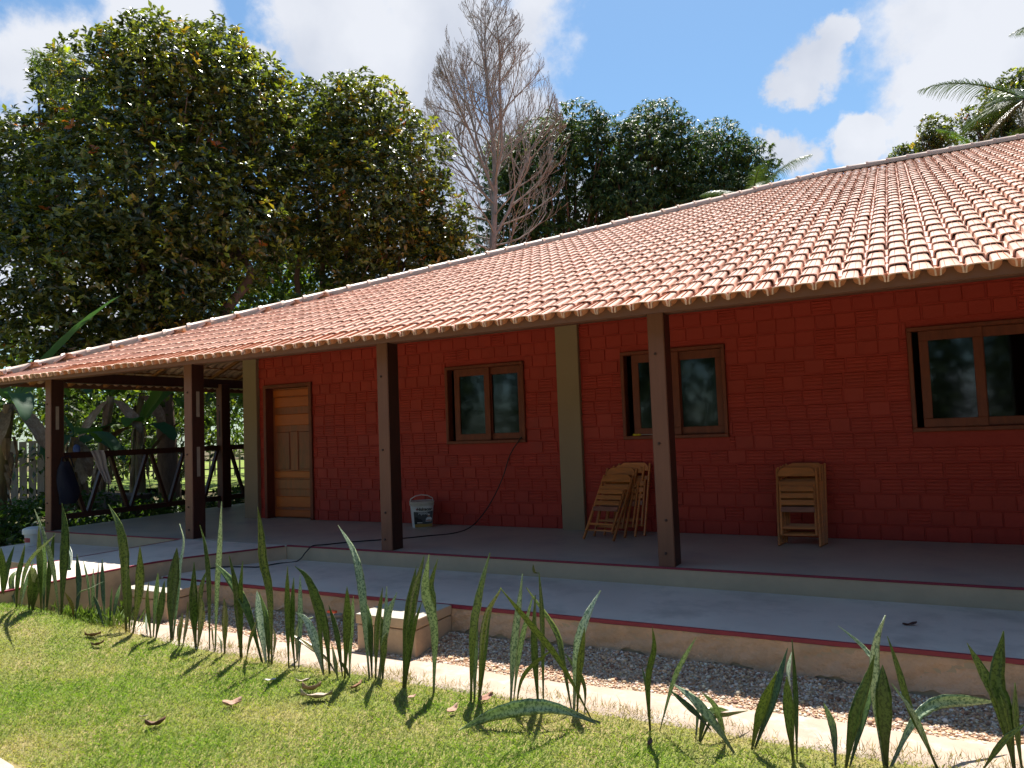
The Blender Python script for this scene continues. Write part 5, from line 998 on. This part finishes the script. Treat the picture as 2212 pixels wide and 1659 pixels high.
cloud_obj('shade_shrubs', 'dark shaded shrubs close behind the banana plants', [((-19.5+r0_.uniform(-2.5, 2.5), 3.2+r0_.uniform(-3, 5), .9+r0_.uniform(-.6, 2.4), .9, .9, .9), 1) for _ in range(16)], 230, .2, .5, [(.035, .06, .018), (.055, .09, .024), (.10, .14, .03)], (3, 2, 1), 55, 'leaf')
# far thicket, lit by the sun
r = random.Random(8)
THK = [(-17.12, 7.99, 6.28),(-17.2, 9.07, 6.46),(-16.9, 7.02, 5.53),(-18.3, 9.56, 7.33),(-16.66, 9.35, 6.59),(-18.8, 8.21, 6.53),]
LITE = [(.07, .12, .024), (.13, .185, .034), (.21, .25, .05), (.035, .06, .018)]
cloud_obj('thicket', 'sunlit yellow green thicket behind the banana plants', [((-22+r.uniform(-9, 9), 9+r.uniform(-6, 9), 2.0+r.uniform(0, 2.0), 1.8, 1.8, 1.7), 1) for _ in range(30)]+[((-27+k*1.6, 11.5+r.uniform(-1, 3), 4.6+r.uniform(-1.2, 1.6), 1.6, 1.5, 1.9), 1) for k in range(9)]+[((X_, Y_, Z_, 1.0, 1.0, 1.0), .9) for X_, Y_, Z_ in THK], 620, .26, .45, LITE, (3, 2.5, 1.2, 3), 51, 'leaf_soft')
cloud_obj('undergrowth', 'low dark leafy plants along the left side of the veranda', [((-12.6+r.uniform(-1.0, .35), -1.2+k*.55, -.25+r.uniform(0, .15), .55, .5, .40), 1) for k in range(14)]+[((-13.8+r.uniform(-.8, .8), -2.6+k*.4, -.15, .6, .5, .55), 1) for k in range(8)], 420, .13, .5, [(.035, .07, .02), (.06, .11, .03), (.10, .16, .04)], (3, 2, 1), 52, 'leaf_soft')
cloud_obj('distant_trees', 'far tree line behind the garden', [((-62+k*5.2+r.uniform(-1, 1), 44+r.uniform(-5, 8)-max(0, -30-(-62+k*5.2))*.5, 4.0+r.uniform(-1, 1.5), 4.2, 4, 4.8+r.uniform(-1, 1)), 1) for k in range(14)], 850, .75, .5, [(.045, .08, .022), (.08, .125, .03), (.13, .17, .05)], (3, 3, 1), 53, 'leaf_soft')
# trees across the garden, which the windows show; unseen right shrubs added for shade
cloud_obj('garden_trees_and_shade_screen', 'dark tree line mirrored in the window panes, plus unseen shrubs added to shade the right', [((-52+k*5.0+r.uniform(-1, 1), -38+r.uniform(-3, 3), 4.2+r.uniform(-1, 2), 4.4, 3, 6.2+r.uniform(-1, 2)), 1) for k in range(18)]+[((8.4+r.uniform(-.8, 1.0), -13+k*1.7, 2.8+r.uniform(-.5, 1), 1.7, 1.5, 3.6), .5) for k in range(8)], 5200, .5, .5, [(.03, .055, .018), (.045, .075, .024), (.08, .11, .035)], (3, 3, 1), 54, 'leaf_mango')
# fences far left
pf = empty('picket_fence', (-27.0, 14.5, -.4)); tag(pf, 'grey picket fence across the far lawn behind the banana plants', 'fence')
pk = MB().box(-.035, .035, -.012, .012, 0, 1.25).mesh('picket', MT['picket'])
for k in range(90): o = link('picket', pk, pf); o.location = (-9+k*.20, (k*.2-9)*.55+r.uniform(-.02, .02), r.uniform(-.08, .05)); o.rotation_euler = (0, r.uniform(-.03, .03), .5)
for z in (.35, .95): MB().bar((-9, -4.95, z), (9, 4.95, z), .03, .06).build('rail', MT['picket'], pf)
bf = empty('board_fence', (-22.0, 2.2, -.45)); tag(bf, 'pale board fence with gaps at the far left behind the banana stems', 'fence')
bd = MB().box(-.10, .10, -.015, .015, 0, 1.9).mesh('board', MT['picket'])
for k in range(12): o = link('board', bd, bf); o.location = (-.9+k*.225, .45*(-.9+k*.225), r.uniform(-.05, .03)); o.rotation_euler = (0, r.uniform(-.02, .02), .42)
tag(MB().box(-15.6, -13.4, .55, .95, -.5, .28).build('low_wall', material('dark_old_timber', (.10, .07, .055), .9), bevel=.02), 'low dark timber edging behind the banana stem left of the first post', 'edging')
# ---- snake plants
def snake_material():
    m = bpy.data.materials.new('snake_plant_leaf'); m.use_nodes = True; t = m.node_tree; b = t.nodes['Principled BSDF']; o = t.nodes['Material Output']
    uv = N('ShaderNodeUVMap', t); uv.uv_map = 'UVMap'; at = N('ShaderNodeAttribute', t, attribute_name='col')
    oi = N('ShaderNodeObjectInfo', t); ad = N('ShaderNodeVectorMath', t, operation='ADD'); cb = N('ShaderNodeCombineXYZ', t); mu0 = N('ShaderNodeMath', t, operation='MULTIPLY'); mu0.inputs[1].default_value = 40
    t.links.new(oi.outputs['Random'], mu0.inputs[0]); t.links.new(mu0.outputs[0], cb.inputs[1]); t.links.new(uv.outputs[0], ad.inputs[0]); t.links.new(cb.outputs[0], ad.inputs[1])
    mp = N('ShaderNodeMapping', t); mp.inputs['Scale'].default_value = (2.2, 26, 1); t.links.new(ad.outputs[0], mp.inputs[0])
    n = N('ShaderNodeTexNoise', t); n.inputs['Scale'].default_value = 2.2; n.inputs['Detail'].default_value = 3; n.inputs['Distortion'].default_value = .8; t.links.new(mp.outputs[0], n.inputs[0])
    r_ = N('ShaderNodeValToRGB', t); t.links.new(n.outputs['Fac'], r_.inputs[0]); e = r_.color_ramp.elements; e[0].position = .42; e[0].color = (0, 0, 0, 1); e[1].position = .52; e[1].color = (1, 1, 1, 1)
    dk = N('ShaderNodeMix', t, data_type='RGBA', blend_type='MULTIPLY'); dk.inputs[0].default_value = 1; dk.inputs[7].default_value = (.32, .42, .36, 1); t.links.new(at.outputs['Color'], dk.inputs[6])
    mi = N('ShaderNodeMix', t, data_type='RGBA'); t.links.new(r_.outputs[0], mi.inputs[0]); t.links.new(dk.outputs[2], mi.inputs[6]); t.links.new(at.outputs['Color'], mi.inputs[7])
    # paler thin margin
    sx = N('ShaderNodeSeparateXYZ', t); t.links.new(uv.outputs[0], sx.inputs[0]); ms = N('ShaderNodeMath', t, operation='SUBTRACT'); ms.inputs[1].default_value = .5; t.links.new(sx.outputs[0], ms.inputs[0])
    ma = N('ShaderNodeMath', t, operation='ABSOLUTE'); t.links.new(ms.outputs[0], ma.inputs[0]); mg = N('ShaderNodeMapRange', t); mg.inputs[1].default_value = .44; mg.inputs[2].default_value = .5; t.links.new(ma.outputs[0], mg.inputs[0])
    me_ = N('ShaderNodeMix', t, data_type='RGBA'); me_.inputs[7].default_value = (.30, .36, .14, 1); mf = N('ShaderNodeMath', t, operation='MULTIPLY'); mf.inputs[1].default_value = .6; t.links.new(mg.outputs[0], mf.inputs[0]); t.links.new(mf.outputs[0], me_.inputs[0]); t.links.new(mi.outputs[2], me_.inputs[6])
    # brown foot
    ft = N('ShaderNodeMapRange', t); ft.inputs[1].default_value = .26; ft.inputs[2].default_value = .02; t.links.new(sx.outputs[1], ft.inputs[0]); fm_ = N('ShaderNodeMath', t, operation='MULTIPLY'); fm_.inputs[1].default_value = .7; t.links.new(ft.outputs[0], fm_.inputs[0])
    fb = N('ShaderNodeMix', t, data_type='RGBA'); fb.inputs[7].default_value = (.055, .040, .022, 1); t.links.new(fm_.outputs[0], fb.inputs[0]); t.links.new(me_.outputs[2], fb.inputs[6])
    t.links.new(fb.outputs[2], b.inputs['Base Color']); b.inputs['Roughness'].default_value = .30; b.inputs['Specular IOR Level'].default_value = .55
    tr_ = N('ShaderNodeBsdfTranslucent', t); tm = N('ShaderNodeMix', t, data_type='RGBA', blend_type='MULTIPLY'); tm.inputs[0].default_value = 1; tm.inputs[7].default_value = (1.1, 1.3, .3, 1); t.links.new(fb.outputs[2], tm.inputs[6]); t.links.new(tm.outputs[2], tr_.inputs['Color'])
    ms_ = N('ShaderNodeMixShader', t); ms_.inputs[0].default_value = .22; t.links.new(b.outputs[0], ms_.inputs[1]); t.links.new(tr_.outputs[0], ms_.inputs[2]); t.links.new(ms_.outputs[0], o.inputs[0]); return m
MT['snake'] = snake_material()
TONE = {0: (.105, .165, .040), 1: (.17, .22, .05), 2: (.42, .50, .33), 3: (.22, .17, .05), 4: (.60, .65, .54)}  # near-white is sun glare put into the colour; pale mixes mottle and glare
def snake_leaf(pts, wd, tone, seed, base):
    r = random.Random(seed); P = cat(pts, 6); n = len(P)-1; cl = (.40, .42, .36)
    tw0 = r.uniform(-.35, .35); tw1 = tw0+r.uniform(-1.0, 1.0)+(0 if tone != 2 else r.choice((-.5, .5))); V, F, UV = [], [], []; wd *= .98; thick = min(.006, wd*.12)
    cum = [0]
    for i in range(n): cum.append(cum[-1]+(P[i+1]-P[i]).length)
    pk = r.uniform(.50, .68)
    for i, q in enumerate(P):
        t = cum[i]/cum[-1]; d = (P[min(n, i+1)]-P[max(0, i-1)]).normalized(); view = (CAM-q).normalized(); s = d.cross(view).normalized(); s = Matrix.Rotation(tw0+(tw1-tw0)*t, 3, d) @ s; u = s.cross(d)
        if t < pk: w = .24+.76*ss((t-.06)/(pk-.06))
        else: w = max(.04, (1-((t-pk)/(1-pk))**1.9))
        w *= wd*.5*(1+.05*math.sin(i*2.1+seed)); cup = .38*(1-.5*t)
        for j, a in enumerate((-1, -.5, 0, .5, 1)): V.append(q+s*w*a+u*(a*a*w*cup-.0)-Vector(base)); UV.append((.5+.5*a, t*cum[-1]))
        for j, a in enumerate((1, .5, 0, -.5, -1)): V.append(q+s*w*a*.96+u*(a*a*w*cup-thick*(1.0 if abs(a) < .9 else .2))-Vector(base)); UV.append((.5+.5*a, t*cum[-1]))
    F = [(i*10+k, i*10+(k+1) % 10, (i+1)*10+(k+1) % 10, (i+1)*10+k) for i in range(n) for k in range(10)]
    c = np.array(TONE[tone])*r.uniform(.85, 1.15)
    return np_mesh('leaf', [tuple(v) for v in V], np.array(F), MT['snake'], True, np.tile(c, (len(V), 1)), UV)
for lab, base, leaves in PLANTS:
    lb = lab if 'snake plant' in lab else 'snake plant, '+lab
    root = empty('snake_plant', base); tag(root, lb, 'plant', 'snake plants along the lawn edge')
    for pts, wd, tone, sd_ in leaves: link('leaf', snake_leaf(pts, wd, tone, sd_, base), root)
# ================================================================ GRASS AND PEBBLES
def grass():
    rg = np.random.default_rng(5)
    n = 520000; X = rg.uniform(-9.6, 2.6, n); U = rg.random(n)**.85; E = lawn_edge(X)+.02; Y = E-U*(E+7.9)
    P = np.stack([X, Y, lawn_h(X, Y)-.006], 1); q = P-np.array(CAM); dep = q@fwn; u = q@np.array(r2)/dep*1584/1106; v = q@np.array(u2)/dep*1584/829
    dist = dep.clip(1); k = ~((Y < -6.27) & (X < -4.25)) & (np.abs(u) < 1.06) & (v > -1.08) & (rg.random(n) < (5.2/dist)**1.2); P, X, Y, E = P[k], X[k], Y[k], E[k]; n = len(P)
    f = np.sin(X*2.3+np.sin(Y*3.1)*1.3)*np.sin(Y*2.7+np.sin(X*1.9))+.5*np.sin(X*6.1+2)*np.sin(Y*5.3)+.35*np.sin(X*13+Y*4)*np.sin(Y*11)
    dry = np.clip(.30+.34*f+.8*np.exp(-(E-Y)/.16)+rg.normal(size=n)*.16, 0, 1)[:, None]
    c = (1-dry)*np.array([.215, .325, .052])+dry*np.array([.50, .41, .20]); c *= rg.uniform(.65, 1.35, (n, 1)); pale = rg.random(n) < .20; c[pale] = c[pale]*.5+np.array([.30, .32, .16])*.5
    a = rg.uniform(0, 2*PI, n); lean = rg.uniform(.15, 1.25, n); h = rg.uniform(.012, .031, n)*np.where(rg.random(n) < .05, 1.7, 1)*(1-.35*dry[:, 0]); w = rg.uniform(.0016, .0032, n)
    D = np.stack([np.cos(a)*lean, np.sin(a)*lean, np.ones(n)], 1); D = unit(D); S_ = np.stack([-np.sin(a), np.cos(a), np.zeros(n)], 1)
    V = np.empty((n, 4, 3), np.float32); V[:, 0] = P-S_*w[:, None]; V[:, 1] = P+S_*w[:, None]; V[:, 2] = P+D*(h*.6)[:, None]+S_*(w*.8)[:, None]
    V[:, 3] = P+D*h[:, None]*1.05+np.stack([np.cos(a), np.sin(a), -.3*np.ones(n)], 1)*(h*.35)[:, None]
    b = (np.arange(n)*4)[:, None]; F = np.concatenate([b+np.array([[0, 1, 2]]), b+np.array([[0, 2, 3]])])
    tag(link('grass_blades', np_mesh('grass_blades', V.reshape(-1, 3), F, MT['grass'], False, np.repeat(c, 4, 0))), 'short lawn grass with dry patches', kind='stuff')
    # longer tufts along the edge and weeds by the path wall
    n = 5200; X = rg.uniform(-7.2, 2.2, n); Y = lawn_edge(X)+rg.normal(size=n)*.035-.01; m = rg.random(n) < .5+.5*np.sin(X*7)*np.sin(X*3.3); X, Y = X[m], Y[m]
    wx = np.concatenate([rg.normal(-7.15, .10, 1500), rg.normal(-7.1, .13, 900), rg.normal(-7.0, .2, 700)]); wy = np.concatenate([rg.normal(-3.62, .12, 1500), rg.normal(-3.40, .08, 900), rg.normal(-4.25, .12, 700)])
    X = np.concatenate([X, wx]); Y = np.concatenate([Y, wy]); n = len(X); weed = np.arange(n) >= n-len(wx)
    P = np.stack([X, Y, lawn_h(X, Y)-.005], 1); a = rg.uniform(0, 2*PI, n); lean = rg.uniform(.1, 1.0, n); h = np.where(weed, rg.uniform(.05, .17, n), rg.uniform(.03, .085, n)); D = unit(np.stack([np.cos(a)*lean, np.sin(a)*lean, np.ones(n)], 1))
    c = np.where(weed[:, None], np.array([.10, .15, .035]), np.array([.30, .24, .10]))*rg.uniform(.6, 1.4, (n, 1))
    V, F, cc = leaf_cloud(P, D, unit(rg.normal(size=(n, 3))), h, np.where(weed, .12, .05)[:, None], c, curve=.25)
    tag(link('grass_tufts', np_mesh('grass_tufts', V, F, MT['grass'], False, cc)), 'dry tufts along the lawn edge and green weeds by the path wall', kind='stuff')
grass()
def pebbles():
    rg = np.random.default_rng(9); n = 26000
    X = -7.28+rg.random(n)*9.4; Y = -3.36-rg.random(n)*.60; s = rg.uniform(.0045, .0105, n)*np.where(rg.random(n) < .04, 1.8, 1); Zp = gz(X, Y)+s*.35
    inb = ((X > -4.11) & (X < -3.49) & (Y > -3.89)) | ((X > -7.21) & (X < -6.49) & (Y > -3.86)); k = ~inb; X, Y, s, Zp = X[k], Y[k], s[k], Zp[k]; n = len(X)
    ph = (1+5**.5)/2; iv = unit(np.array([(-1, ph, 0), (1, ph, 0), (-1, -ph, 0), (1, -ph, 0), (0, -1, ph), (0, 1, ph), (0, -1, -ph), (0, 1, -ph), (ph, 0, -1), (ph, 0, 1), (-ph, 0, -1), (-ph, 0, 1)]))
    fi = np.array([(0, 11, 5), (0, 5, 1), (0, 1, 7), (0, 7, 10), (0, 10, 11), (1, 5, 9), (5, 11, 4), (11, 10, 2), (10, 7, 6), (7, 1, 8), (3, 9, 4), (3, 4, 2), (3, 2, 6), (3, 6, 8), (3, 8, 9), (4, 9, 5), (2, 4, 11), (6, 2, 10), (8, 6, 7), (9, 8, 1)])
    sc = s[:, None]*rg.uniform(.7, 1.35, (n, 3))*np.array([1, 1, .75]); a = rg.uniform(0, PI, n); ca_, sa_ = np.cos(a), np.sin(a)
    B = iv[None]*sc[:, None]*rg.uniform(.85, 1.15, (n, 12, 1)); Vx = B[..., 0]*ca_[:, None]-B[..., 1]*sa_[:, None]; Vy = B[..., 0]*sa_[:, None]+B[..., 1]*ca_[:, None]
    V = np.stack([Vx+X[:, None], Vy+Y[:, None], B[..., 2]+Zp[:, None]], -1).reshape(-1, 3); F = ((np.arange(n)*12)[:, None, None]+fi[None]).reshape(-1, 3)
    c = pick_cols(rg, n, [(.60, .48, .37), (.58, .38, .23), (.44, .25, .14), (.68, .60, .51), (.24, .13, .085)], (3, 3, 2.4, 1.5, 1.8), .2)
    m = bpy.data.materials.new('pebble'); m.use_nodes = True; t = m.node_tree; at = N('ShaderNodeAttribute', t, attribute_name='col'); t.links.new(at.outputs['Color'], t.nodes['Principled BSDF'].inputs['Base Color']); t.nodes['Principled BSDF'].inputs['Roughness'].default_value = .7
    tag(link('pebbles', np_mesh('pebbles', V, F, m, True, np.repeat(c, 12, 0))), 'small white, orange and brown pebbles in the gravel strip', kind='stuff')
pebbles()
bpy.context.view_layer.update()
